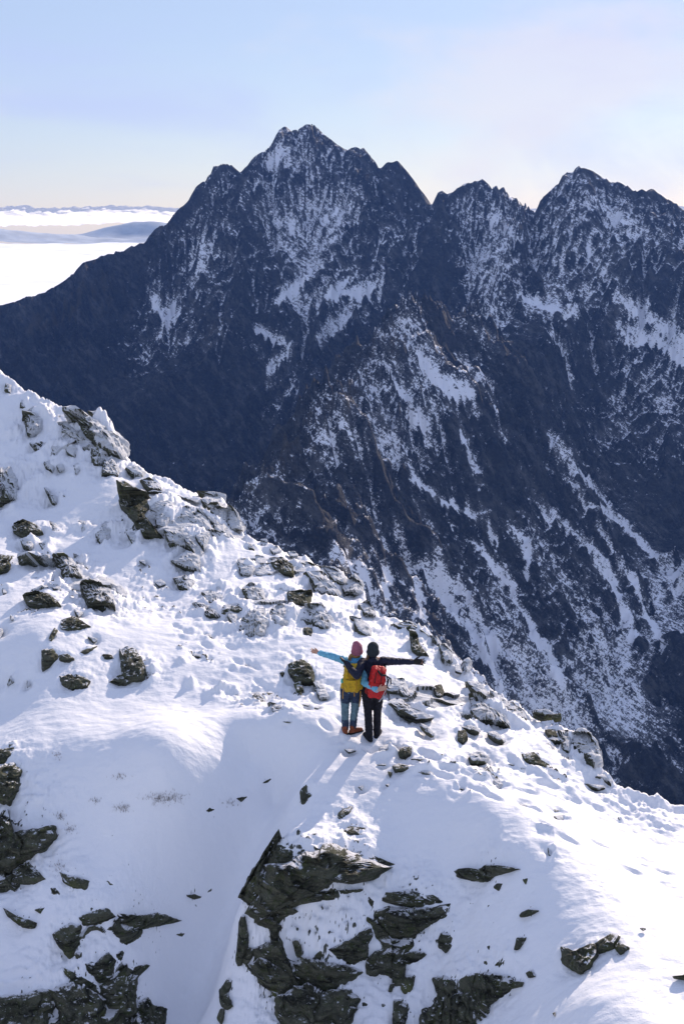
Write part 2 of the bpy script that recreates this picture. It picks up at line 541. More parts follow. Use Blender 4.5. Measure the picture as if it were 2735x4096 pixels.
# crags: tilted ledges and blocky relief, stronger where it is steep
w2x = fbm2(MX / 60, MY / 60, 2, 81) * 14; w2y = fbm2(MX / 60, MY / 60, 2, 84) * 14
crag = (ridged2((MX + w2x + 0.35 * MY) / 62, (MY * 1.5 + w2y - 0.3 * MX) / 62, 5, 90, 0.52) - 0.95) * 13
led = MZ0 * 0.055 + MX * 0.018 + fbm2(MX / 50, MY / 50, 3, 95) * 1.1
led = (led - np.floor(led)); led = np.where(led < 0.72, led / 0.72, (1 - led) / 0.28)
crag += (led - 0.5) * 4.5
crag += fbm2((MX + 0.7 * MY) / 12, (MY * 2.3 - 0.5 * MX) / 12, 4, 97, 0.6) * 1.5
scree = sstep(0.75, 0.45, MS)
MZ += crag * sstep(0.35, 0.95, MS) * (1 - 0.8 * scree)
MZ += fbm2((MX + 0.7 * MY) / 9, (MY * 2.3 - 0.5 * MX) / 9, 3, 99) * 0.4

# skyline held to the real one: lift or lower the crest zone column by column
def elev_of(px, py):
    dx, dy, dz = ray(px, py)
    return np.arctan2(dx, dy), dz / np.hypot(dx, dy)
saz, sel = elev_of(sk[:, 0], sk[:, 1])
rj = np.random.RandomState(77)
kn = np.cumsum(rj.uniform(0.0009, 0.0058, 900)) - 0.6; kn2 = np.cumsum(rj.uniform(0.004, 0.016, 400)) - 0.7
jag = np.interp(az_m, kn, rj.normal(0, 0.0007, 900)) + np.interp(az_m, kn2, rj.normal(0, 0.0009, 400))
tgt = np.interp(az_m, saz, sel) + jag - 0.0004
for it in range(3):
    E = (MZ - CAMZ) / RR
    zone = RR > 1500
    Ez = np.where(zone, E, -9)
    am = Ez.argmax(0)
    cur = Ez.max(0)
    dE = (tgt - cur)
    rc = r_m[am]
    if it == 0:
        k5 = np.ones(9) / 9; rc = np.convolve(np.pad(rc, 4, 'edge'), k5, 'valid')
    wgt = np.exp(-((RR - rc[None]) / (150.0 if it == 0 else 45.0)) ** 2)
    MZ = MZ + (dE * rc)[None] * wgt
    E = (MZ - CAMZ) / RR
    MZ = np.where((RR > 1500), np.minimum(MZ, CAMZ + tgt[None] * RR + 0.3), MZ)

# ------------------------------------------------------------------ where the snow lies on it
def polar_hit(px, py, azg, rg, Z):
    """first hit of view rays with a polar height grid -> az, r"""
    dx, dy, dz = ray(px, py)
    az = np.arctan2(dx, dy); sl = dz / np.hypot(dx, dy)
    ci = np.clip(np.searchsorted(azg, az), 1, len(azg) - 1)
    t = (az - azg[ci - 1]) / (azg[ci] - azg[ci - 1])
    zc = Z[:, ci - 1] * (1 - t) + Z[:, ci] * t
    above = zc >= CAMZ + rg[:, None] * sl[None]
    hit = above.argmax(0); ok = above.any(0)
    h0 = np.clip(hit - 1, 0, None); cols = np.arange(len(az))
    d0 = zc[h0, cols] - (CAMZ + rg[h0] * sl); d1 = zc[hit, cols] - (CAMZ + rg[hit] * sl)
    f = np.where(hit > 0, -d0 / (d1 - d0 + 1e-9), 0)
    r = rg[h0] + np.clip(f, 0, 1) * (rg[hit] - rg[h0])
    return az, r, ok

def hit_xy(pts, smooth=None):
    p = np.array(pts, float)
    az, r, ok = polar_hit(p[:, 0], p[:, 1], az_m, r_m, MZ if smooth is None else smooth)
    return np.stack([r * np.sin(az), r * np.cos(az)], 1), ok

def C4(pts): return [(x / 4.485 + 333.4, y / 4.485 + 349.6) for x, y in pts]
def C2(pts): return [(x / 4.485 + 333.4, y / 4.485 + 87.4) for x, y in pts]
def C1(pts): return [(x / 4.485, y / 4.485 + 87.4) for x, y in pts]

COVER = [(300, 150, .62), (280, 190, .66), (240, 200, .52), (320, 230, .66), (340, 210, .62), (330, 280, .68), (300, 300, .60), (345, 300, .60), (370, 270, .44), (390, 200, .44), (420, 200, .48), (400, 250, .40),
         (200, 250, .50), (230, 260, .50), (170, 290, .52), (150, 320, .52), (200, 320, .44), (100, 330, .20), (50, 330, .10), (30, 310, .12), (80, 290, .22), (140, 260, .30), (100, 400, .08), (50, 370, .05), (180, 400, .10), (140, 440, .20),
         (220, 400, .12), (260, 360, .32), (250, 440, .08), (300, 400, .10), (330, 340, .36), (360, 330, .20), (385, 318, .1), (350, 350, .12), (330, 380, .06), (300, 420, .03), (290, 450, .05), (280, 330, .44), (220, 230, .58), (265, 230, .55),
         (430, 290, .12), (440, 310, .10), (470, 220, .58), (480, 240, .62), (500, 230, .58), (510, 290, .50), (520, 320, .50), (590, 200, .62), (570, 190, .56), (620, 230, .66), (650, 240, .60), (560, 240, .52), (600, 270, .56), (660, 290, .24), (680, 270, .50),
         (560, 330, .60), (540, 300, .60), (600, 340, .52), (640, 340, .44), (670, 330, .52), (560, 360, .22), (520, 370, .26), (600, 370, .24), (620, 400, .52), (660, 410, .60), (640, 380, .50), (600, 440, .42), (640, 470, .20), (670, 480, .14), (650, 440, .46), (680, 440, .56), (683, 500, .26), (660, 520, .2), (560, 400, .30),
         (400, 340, .60), (408, 330, .6), (380, 356, .60), (352, 382, .60), (322, 418, .57), (290, 455, .55), (330, 440, .60), (300, 480, .55), (350, 420, .62), (380, 400, .62), (270, 500, .55), (360, 470, .66), (320, 500, .56), (470, 325, .66), (495, 275, .62), (485, 300, .6), (430, 370, .58), (400, 390, .62), (370, 400, .58), (350, 430, .56), (380, 450, .68), (420, 430, .62), (460, 400, .52), (450, 370, .62), (470, 430, .58), (500, 420, .40), (520, 450, .22), (500, 460, .22), (440, 470, .5), (330, 470, .50), (300, 490, .46),
         (400, 500, .22), (450, 500, .20), (350, 510, .34), (500, 500, .22), (420, 530, .30), (550, 480, .26), (560, 510, .38), (600, 520, .34), (600, 560, .40), (480, 520, .38), (370, 560, .48), (330, 530, .46),
         (400, 580, .52), (450, 570, .46), (500, 560, .44), (540, 560, .50), (380, 620, .80), (440, 630, .60), (480, 620, .58), (530, 620, .54), (560, 600, .56), (620, 600, .52), (660, 600, .52), (600, 640, .72), (640, 640, .56), (670, 640, .48),
         (470, 680, .84), (520, 690, .82), (560, 680, .74), (600, 690, .76), (640, 690, .62), (550, 740, .76), (590, 730, .68), (630, 740, .46), (660, 720, .36), (680, 740, .28), (620, 780, .58), (660, 780, .40), (675, 800, .36), (683, 680, .42), (600, 800, .6)]
GULL = [(C4([(970, 380), (1060, 500), (1180, 630), (1290, 770), (1420, 900), (1568, 1040)]), 11),
        (C4([(1040, 580), (1150, 680), (1260, 760)]), 4), (C4([(270, 810), (320, 880), (330, 960), (380, 1060), (385, 1180)]), 5.5),
        (C4([(340, 930), (440, 990), (520, 1150), (640, 1290), (700, 1400), (760, 1560)]), 6), (C4([(450, 900), (500, 980), (560, 1080), (650, 1200), (720, 1350)]), 6),
        (C4([(640, 870), (720, 970), (800, 1060), (850, 1180), (940, 1320), (1020, 1480)]), 6.5), (C4([(940, 700), (1050, 790), (1130, 850), (1200, 950), (1270, 1100), (1350, 1280)]), 8),
        (C4([(1180, 780), (1250, 900), (1330, 1000)]), 5), (C4([(600, 720), (700, 790), (720, 850)]), 4), (C4([(570, 390), (610, 450), (640, 530)]), 6), (C4([(280, 170), (360, 260), (420, 330)]), 4.5),
        (C4([(700, 210), (730, 290), (740, 370), (790, 410)]), 4), (C4([(400, 60), (480, 150), (560, 180), (620, 190)]), 7), (C4([(540, 20), (640, 90), (720, 140)]), 5), (C4([(350, 570), (440, 630), (510, 690), (550, 680)]), 4),
        (C4([(0, 890), (80, 950), (150, 1020)]), 6), (C4([(780, 770), (860, 850), (880, 900), (850, 1000)]), 5), (C4([(250, 990), (220, 1080)]), 5), (C4([(1330, 1000), (1400, 1180), (1480, 1330)]), 6),
        (C2([(850, 950), (980, 990), (1080, 1000)]), 8), (C2([(1260, 920), (1360, 1000), (1480, 1080), (1568, 1150)]), 8), (C2([(1140, 730), (1230, 820), (1310, 900)]), 10), (C2([(1140, 480), (1230, 560), (1330, 620)]), 14),
        (C2([(700, 560), (760, 620), (800, 660)]), 12), (C2([(10, 900), (120, 930), (200, 860)]), 7), (C2([(1270, 1070), (1400, 1120), (1568, 1210)]), 7), (C2([(950, 1080), (1040, 1200), (1060, 1288)]), 5),
        (C1([(1180, 340), (1290, 300)]), 12), (C1([(1450, 590), (1530, 570), (1500, 680)]), 15), (C1([(1290, 640), (1340, 600)]), 9), (C1([(680, 940), (740, 1040), (800, 1000)]), 11), (C1([(1150, 1090), (1310, 1150)]), 6), (C1([(1240, 960), (1390, 830)]), 6),
        (C1([(1200, 1250), (1290, 1170)]), 5), (C1([(1080, 480), (1110, 410)]), 10), (C1([(880, 800), (920, 740)]), 9), (C1([(1460, 950), (1568, 850)]), 6), (C1([(1420, 1110), (1568, 1030)]), 7)]
MZs = bil(blur(HM, 2), fx, fy)
cxy, cok = hit_xy([(a, b) for a, b, c in COVER])
cval = np.maximum(np.array([c for a, b, c in COVER])[cok], 0.13); cxy = cxy[cok]
# coverage: distance weighted, worked out on a coarse subgrid
sub = (slice(None, None, 6), slice(None, None, 6))
X6, Y6 = MX[sub].ravel(), MY[sub].ravel()
d2 = (X6[:, None] - cxy[None, :, 0]) ** 2 + ((Y6[:, None] - cxy[None, :, 1]) * 0.8) ** 2
wt = 1.0 / (d2 + 300.0) ** 1.6
cov6 = ((wt * cval).sum(1) / wt.sum(1)).reshape(MX[sub].shape)
ri = np.arange(MX.shape[0]) / 6.0; ci_ = np.arange(MX.shape[1]) / 6.0
CI, RI = np.meshgrid(ci_, ri)
COV = bil(cov6, CI, RI)
gul = np.zeros_like(MX)
wob_x = fbm2(MX / 22, MY / 22, 3, 120) * 4; wob_y = fbm2(MX / 22, MY / 22, 3, 123) * 4
for pts, wd in GULL:
    q = np.array(pts)
    dens = np.concatenate([np.stack([np.linspace(a[0], b[0], 10, False), np.linspace(a[1], b[1], 10, False)], 1) for a, b in zip(q[:-1], q[1:])] + [q[-1:]])
    g, ok = hit_xy(dens); g = g[ok]
    if len(g) < 2: continue
    lo = g.min(0) - 4 * wd; hi = g.max(0) + 4 * wd
    m = (MX > lo[0]) & (MX < hi[0]) & (MY > lo[1]) & (MY < hi[1])
    px_, py_ = MX[m] + wob_x[m], MY[m] + wob_y[m]
    best = np.full(px_.shape, 1e9)
    for a, b in zip(g[:-1], g[1:]):
        ab = b - a; L2 = (ab ** 2).sum() + 1e-9
        if L2 > 90 ** 2: continue
        tt = np.clip(((px_ - a[0]) * ab[0] + (py_ - a[1]) * ab[1]) / L2, 0, 1)
        best = np.minimum(best, np.hypot(px_ - a[0] - tt * ab[0], py_ - a[1] - tt * ab[1]))
    gul[m] = np.maximum(gul[m], np.exp(-(best / (min(wd, 9) * 0.62)) ** 2) * (0.45 if wd > 8.5 and wd != 11 else 1.0))
MZ -= gul * 2.0

# the spur's crest line: broken teeth that catch the sun
cq = np.concatenate([np.linspace(at(*p0), at(*p1), 12, endpoint=False) for p0, p1 in zip(SPUR[:-1], SPUR[1:])])
crd = np.full(MX.shape, 1e9)
for q in cq:
    crd = np.minimum(crd, (MX - q[0]) ** 2 + (MY - q[1]) ** 2)
crd = np.sqrt(crd)
cz = np.exp(-(crd / 16.0) ** 2)
zB_near = bil((zB >= zA - 3).astype(float), fx, fy)
MZ += cz * (ridged2(MX / 17, MY / 17, 4, 150, 0.6) - 0.75) * 11.0
P3 = np.stack([MX, MY, MZ], -1)
du = np.gradient(P3, axis=1); dv = np.gradient(P3, axis=0)
NM = np.cross(du, dv); NM /= np.linalg.norm(NM, axis=-1, keepdims=True) + 1e-9
NM *= np.sign(NM[..., 2:3] + 1e-9)
nz = NM[..., 2]
conc = (np.roll(MZ, 2, 0) + np.roll(MZ, -2, 0) + np.roll(MZ, 2, 1) + np.roll(MZ, -2, 1)) / 4 - MZ
conc = np.clip(conc / 1.6, -1, 1)
nzl = (nz - blur(nz, 14))
snow = (COV - 0.5) * 1.5 + 0.412 + nzl * 0.85 + conc * 0.15 + (np.clip(MF, 0, 1) - 0.35) * 0.30 + fbm2(MX / 60, MY / 60, 3, 130) * 0.16
snow = np.where(snow > 0.5, 0.5 + 0.14 * np.tanh((snow - 0.5) / 0.14), 0.5 + 0.55 * np.tanh((snow - 0.5) / 0.55))
snow = snow + gul * 0.50 + cz * 0.10 + 0.07 * np.exp(-(crd / 45.0) ** 2) * (zB_near > 0)
grass = np.zeros_like(MX)
for a, b, wpx in (((30, 327), (107, 291), 3.0), ((205, 338), (222, 320), 3), ((232, 505), (330, 410), 3.0), ((330, 410), (400, 335), 2.2)):
    q = np.stack([np.linspace(a[0], b[0], 30), np.linspace(a[1] + 1, b[1] + 1, 30)], 1)
    g, ok = hit_xy(q); g = g[ok]
    for p in g:
        if p[1] < 700: continue
        m = np.hypot(MX - p[0], MY - p[1]) < 14
        grass[m] = np.maximum(grass[m], 1 - np.hypot(MX[m] - p[0], MY[m] - p[1]) / 14)
grass *= sstep(-0.1, 0.4, fbm2(MX / 14, MY / 14, 3, 140) + 0.1)

M_MOUNT = mat_mountain()
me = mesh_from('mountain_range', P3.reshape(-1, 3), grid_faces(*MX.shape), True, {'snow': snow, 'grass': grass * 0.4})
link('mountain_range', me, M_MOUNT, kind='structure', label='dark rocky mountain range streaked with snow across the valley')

# ------------------------------------------------------------------ sea of cloud, far hills and the cloud bank over them
M_CLOUD = mat_cloud('thick_cloud', 0.0); M_BANK = mat_cloud('thin_cloud', 0.75)
caz = np.linspace(math.radians(-40), math.radians(40), 240)
cr = np.geomspace(3300, 26500, 150)
CA, CR = np.meshgrid(caz, cr)
X, Y = CR * np.sin(CA), CR * np.cos(CA)
Z = -420 + fbm2(X / 1900, Y / 1900, 4, 200) * 60 + (1 - np.abs(fbm2(X / 700, Y / 700, 4, 210))) * 45
Z -= sstep(22500, 26500, CR) * 260
me = mesh_from('cloud_sea', np.stack([X, Y, Z], -1).reshape(-1, 3), grid_faces(*X.shape), True)
link('cloud_sea', me, M_CLOUD, kind='structure', label='bright white sea of cloud filling the lowlands beyond the mountain')

hr = np.linspace(27500, 33500, 60)
CA, CR = np.meshgrid(np.linspace(math.radians(-40), math.radians(40), 500), hr)
X, Y = CR * np.sin(CA), CR * np.cos(CA)
prof = np.exp(-((CR - 29000 - 700 * noise2(CA * 12, CA * 0 + 1.3, 222)) / 900) ** 2) * (0.55 + 0.5 * noise2(CA * 16, CA * 0 + .5, 220)) * 420
prof += np.exp(-((CR - 31800) / 900) ** 2) * (0.8 + 0.7 * noise2(CA * 11, CA * 0 + 3.5, 221)) * 480
Z = -470 + prof + fbm2(X / 900, Y / 900, 4, 225) * 26
M_HILL = mat_plain('haze_pale_hills', (0.54, 0.59, 0.64), 0.9, 0.05, 0.002, 0.12)  # distance haze is put into the hills' pale blue-grey base colour
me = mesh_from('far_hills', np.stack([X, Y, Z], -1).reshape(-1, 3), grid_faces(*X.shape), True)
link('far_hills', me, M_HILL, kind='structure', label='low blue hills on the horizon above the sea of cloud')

nb_a, nb_t = 700, 40
ba = np.linspace(math.radians(-40), math.radians(40), nb_a)
BA, BT = np.meshgrid(ba, np.linspace(0, math.pi, nb_t))
top = 500 + 70 * fbm2(BA * 40, BA * 0 + .7, 4, 230)
bot = -80 + 90 * noise2(BA * 14, BA * 0 + .2, 232)
mid = (top + bot) / 2; hh = (top - bot) / 2
lump = 1 + 0.18 * fbm2(BA * 120, BT * 1.6, 4, 235)
R = 40000 - np.sin(BT) * 260 * lump
Z = mid - np.cos(BT) * hh * lump + 30 * fbm2(BA * 260, BT * 2.4, 3, 237) * np.sin(BT)
me = mesh_from('cloud_bank', np.stack([R * np.sin(BA), R * np.cos(BA), Z], -1).reshape(-1, 3), grid_faces(*BA.shape), True)
link('cloud_bank', me, M_BANK, kind='structure', label='long pale cloud bank on the horizon over the far hills')

# ------------------------------------------------------------------ the snowy ridge in the foreground
SILH = [(-70, 330, 36), (-30, 352, 35), (0, 371, 34), (26, 389, 33), (57, 406, 32), (85, 416, 31.5), (109, 426, 31.0), (126, 456, 30), (145, 470, 29.6), (174, 481, 29), (200, 491, 28.6), (222, 500, 28.2), (244, 533, 27), (275, 546, 26.5), (305, 556, 26), (335, 572, 25.5), (361, 586, 25),
        (372, 612, 23.6), (392, 619, 23.2), (427, 632, 22.5), (447, 650, 21.8), (466, 666, 21.2), (495, 690, 20.4), (523, 714, 19.6), (550, 725, 19.2), (584, 737, 18.8), (599, 768, 18.0), (623, 789, 17.6), (650, 797, 17.5), (683, 806, 17.4), (730, 816, 17.2), (790, 826, 17.0)]
CTRL = [(365, 738, 17.9), (330, 700, 19.2), (420, 760, 17.2), (500, 790, 16.6), (560, 800, 16.8), (640, 850, 15.8), (683, 900, 14.2), (683, 1000, 11.8), (683, 1024, 11.3), (590, 1000, 11.9), (780, 900, 14.0), (780, 1020, 11.3),
        (560, 890, 14.15), (520, 850, 15.0), (480, 815, 15.9), (430, 803, 16.25), (455, 860, 15.45), (450, 900, 14.95), (440, 950, 14.35), (430, 1000, 13.8), (420, 1024, 13.5), (500, 900, 14.45), (500, 950, 13.75), (500, 1000, 13.15), (550, 950, 13.3), (540, 1000, 12.6), (400, 900, 14.95), (350, 950, 14.45), (350, 1024, 13.6), (600, 930, 13.3), (640, 960, 12.5), (590, 960, 12.85), (560, 1024, 11.9),
        (370, 800, 16.35), (350, 790, 16.6), (300, 790, 16.9), (320, 830, 15.8), (275, 845, 15.5), (240, 905, 14.9), (400, 840, 15.75), (330, 900, 14.75), (300, 960, 14.3), (240, 970, 14.35), (220, 1024, 13.9), (300, 1024, 13.6),
        (315, 765, 17.5), (275, 800, 17.75), (240, 850, 17.05), (225, 905, 16.5), (213, 950, 16.0), (200, 1024, 15.05),
        (300, 738, 18.05), (250, 737, 18.2), (210, 748, 17.75), (250, 757, 18.05), (285, 757, 17.95), (222, 772, 17.55), (260, 785, 17.75), (200, 797, 17.05), (200, 715, 18.9), (150, 705, 19.1), (100, 720, 18.5), (60, 705, 19.0), (60, 740, 17.85), (20, 750, 17.7), (150, 782, 16.85), (168, 784, 16.85), (100, 768, 17.15), (150, 805, 16.65), (100, 850, 16.2), (170, 850, 16.45), (50, 900, 15.4), (130, 920, 15.45), (60, 1024, 13.9), (140, 1024, 14.4), (0, 1024, 13.8), (0, 850, 16.2), (-80, 850, 15.8), (-80, 1000, 13.2),
        (100, 690, 19.5), (90, 650, 20.6), (100, 625, 21.5), (150, 665, 20.3), (40, 640, 20.6), (0, 700, 19.5), (20, 600, 22.5), (-80, 640, 21.5), (-80, 500, 29),
        (150, 600, 23.5), (200, 620, 22.5), (250, 660, 20.8), (300, 680, 20.0), (0, 540, 26), (60, 500, 28), (100, 540, 26), (150, 560, 25), (200, 560, 25.2), (250, 600, 23.3), (320, 620, 22.5), (360, 640, 22), (0, 440, 31), (50, 450, 30), (100, 480, 28.5), (150, 500, 27.5), (200, 530, 26.3),
        (420, 680, 20.3), (470, 720, 18.8), (520, 750, 17.9), (400, 700, 19.3), (270, 700, 19.4), (230, 690, 19.8)]
sa = np.array(SILH, float); ca = np.array(CTRL, float)
pS = at(sa[:, 0], sa[:, 1], sa[:, 2]); pC = at(ca[:, 0], ca[:, 1], ca[:, 2])
pT = np.concatenate([pS, pC])
fT = tps_fit(pT[:, :2], pT[:, 2], 2e-6)
azf = np.concatenate([np.linspace(math.radians(-50), math.radians(-27), 30, False), np.linspace(math.radians(-27), math.radians(-18.0), 60, False), np.linspace(math.radians(-18.0), math.radians(18.0), 720), np.linspace(math.radians(18.0), math.radians(27), 61)[1:], np.linspace(math.radians(27), math.radians(50), 31)[1:]])
rr = [5.0]
while rr[-1] < 37.0:
    r = rr[-1]
    rr.append(r + (0.2 if r < 10.4 else 0.031 if r < 17 else 0.031 + (r - 17) * 0.0042))
rr = np.array(rr); r_core = rr
r_far = 37.0 + np.geomspace(0.3, 330, 70)
rf = np.concatenate([rr, r_far])
AF, RF = np.meshgrid(azf, rf)
TX, TY = RF * np.sin(AF), RF * np.cos(AF)
asub = np.linspace(azf[0], azf[-1], 380); rsub = np.linspace(5.0, 38.0, 255)
a2, r2 = np.meshgrid(asub, rsub)
Zs = tps_eval(fT, r2 * np.sin(a2), r2 * np.cos(a2))
FXa = (AF - asub[0]) / (asub[1] - asub[0]); FYr = (np.minimum(RF, 37.6) - 5.0) / (rsub[1] - rsub[0])
TZ = cub(Zs, FXa, FYr)
# beyond the crest the ground falls away to the valley
s_az, s_el = elev_of(sa[:, 0], sa[:, 1]); s_r = np.hypot(pS[:, 0], pS[:, 1])
rcr = np.interp(azf, s_az, s_r); ecr = np.interp(azf, s_az, s_el)
kern = np.ones(15) / 15; rcr = np.convolve(np.pad(rcr, 7, 'edge'), kern, 'valid')
over = np.maximum(RF - rcr[None], 0)
zc = CAMZ + ecr * rcr
slope_c = ecr[None]                      # never let the far side rise above the silhouette
TZ = np.where(over > 0, np.minimum(TZ, CAMZ + slope_c * RF) - 0.55 * over ** 1.25 / (1 + 0.05 * over) , TZ)
TZ = np.where(RF > 37.0, np.minimum(TZ, zc[None] - 0.9 * over), TZ)
TZ = np.maximum(TZ, -420)
TZ = np.minimum(TZ, np.where(RF > 10, CAMZ + ecr[None] * RF, 99))
ZB = TZ.copy()                           # smooth snow surface

def world_pts(lst):
    p = np.array([q[:2] for q in lst], float)
    az, r, ok = polar_hit(p[:, 0], p[:, 1], azf, rf, ZB)
    return np.stack([r * np.sin(az), r * np.cos(az)], 1)

def zone(lst):
    """soft mask from (px, py, radius in metres)"""
    w = world_pts(lst); m = np.zeros_like(TX)
    for (x, y), q in zip(w, lst):
        m = np.maximum(m, np.exp(-((TX - x) ** 2 + (TY - y) ** 2) / q[2] ** 2))
    return m

def base_z(x, y):
    az = np.arctan2(x, y); r = np.hypot(x, y)
    fa = np.interp(az, azf, np.arange(len(azf))); fr = np.interp(r, rf, np.arange(len(rf)))
    return bil(ZB, fa, fr)

# ------------------------------------------------------------------ rocks
def mat_rock(name, frost, snow_thr, dark=1.0):
    m = NT(name)
    P = m.pos(); n = m.sepn()
    rim = m.attr('rim')
    big = m.noise(P, 2.6, 5, 0.6); fine = m.noise(P, 12.0, 6, 0.72); sp = m.noise(P, 32.0, 4, 0.65)
    S = m.mapping(P, (0.8, 0.8, 7.0), (0.42, -0.30, 0.0))
    strata = m.noise(S, 2.4, 6, 0.65, 0.4)
    a = tuple(v * dark for v in (0.040, 0.042, 0.032)) + (1,); b = tuple(v * dark for v in (0.140, 0.142, 0.100)) + (1,)
    col = m.mix(m.ss(strata, 0.34, 0.68), a, b)
    col = m.mix(m.math('MULTIPLY', m.ss(fine, 0.48, 0.66), 0.7), col, (0.062, 0.085, 0.026, 1))       # moss and map lichen
    col = m.mix(m.math('MULTIPLY', m.ss(sp, 0.56, 0.70), 0.75), col, (0.27, 0.27, 0.21, 1))
    col = m.mix(m.math('MULTIPLY', m.ss(big, 0.56, 0.72), 0.55), col, (0.115, 0.135, 0.028, 1))
    col = m.mix(m.math('MULTIPLY', m.ss(strata, 0.45, 0.32), 0.85), col, (0.012, 0.012, 0.011, 1))
    # snow lodged on ledges and against the rim
    s = m.math('ADD', n[2], m.math('MULTIPLY', m.math('SUBTRACT', fine, 0.5), 1.1))
    s = m.math('ADD', s, m.math('MULTIPLY', m.math('SUBTRACT', big, 0.5), 0.7))
    s = m.math('ADD', s, m.math('MULTIPLY', m.math('POWER', rim, 6.0), 0.42))
    f = m.ss(s, snow_thr, snow_thr + 0.14)
    col = m.mix(f, col, SNOW)
    if frost > 0:                        # rime plastered on the windward side
        d = m.math('ADD', m.math('MULTIPLY', n[0], 0.85), m.math('MULTIPLY', n[2], 0.55))
        d = m.math('ADD', d, m.math('MULTIPLY', n[1], -0.15))
        V = m.mapping(P, (3.0, 3.0, 0.8))
        d = m.math('ADD', d, m.math('MULTIPLY', m.math('SUBTRACT', m.noise(V, 3.0, 6, 0.72), 0.5), 2.0))
        fr = m.ss(d, 0.55 - frost, 1.0 - frost)
        col = m.mix(m.math('MULTIPLY', fr, 0.92), col, (0.80, 0.82, 0.85, 1))
    h = m.math('ADD', m.math('MULTIPLY', strata, 1.0), m.math('MULTIPLY', fine, 0.6))
    nb = m.bump(h, 1.0, 0.13)
    m.bsdf(col, 0.85, nb, spec=0.2)
    return m.mat

M_BARE = mat_rock('lichen_gneiss', 0.0, 0.98)
M_CAP = mat_rock('snow_dusted_gneiss', 0.30, 0.76)
M_RIME = mat_rock('rime_coated_gneiss', 0.95, 0.70)
M_CRAG = mat_rock('snow_draped_crag', 0.0, 0.80)
M_PLAST = mat_rock('snow_plastered_crag', 0.55, 0.58)
MATS = {'k': M_CRAG, 'p': M_PLAST, 'b': M_BARE, 'c': M_CAP, 'r': M_RIME}
CAMV = np.array([0, 0, CAMZ])
# snow patches lying on the crag (column, row, half width)
HOLES = [(x / 6.825 + 219.76, y / 6.825 + 736.7, r / 6.825) for x, y, r in ((700, 1270, 260), (270, 1360, 95), (600, 1400, 150), (520, 1480, 60), (1000, 1430, 75), (780, 1500, 90), (1080, 1720, 150), (1400, 1650, 140), (760, 1780, 110), (1300, 1000, 220), (950, 1150, 100), (1230, 1830, 90), (1050, 1100, 90))] + [(25, 1003, 26), (52, 1012, 10), (100, 945, 20), (150, 960, 22), (45, 975, 30), (85, 985, 14)]

def outline(poly, th, c):
    P = np.array(poly, float) - c
    d = np.stack([np.cos(th), np.sin(th)], 1)
    R = np.zeros(len(th))
    for a, b in zip(P, np.roll(P, -1, 0)):
        e = b - a
        den = d[:, 0] * e[1] - d[:, 1] * e[0]
        den = np.where(np.abs(den) < 1e-9, 1e-9, den)
        t = (a[0] * e[1] - a[1] * e[0]) / den
        u = (a[0] * d[:, 1] - a[1] * d[:, 0]) / den
        R = np.where((u >= -1e-6) & (u <= 1 + 1e-6) & (t > 0), np.maximum(R, t), R)
    bad = R <= 0
    R[bad] = R[~bad].mean() if (~bad).any() else 1
    return R

def poly_area(P):
    P = np.array(P, float); x, y = P[:, 0], P[:, 1]
    A = 0.5 * (x * np.roll(y, -1) - np.roll(x, -1) * y)
    a = A.sum()
    cx = ((x + np.roll(x, -1)) * A * 2).sum() / (6 * a); cy = ((y + np.roll(y, -1)) * A * 2).sum() / (6 * a)
    return abs(a), np.array([cx, cy])

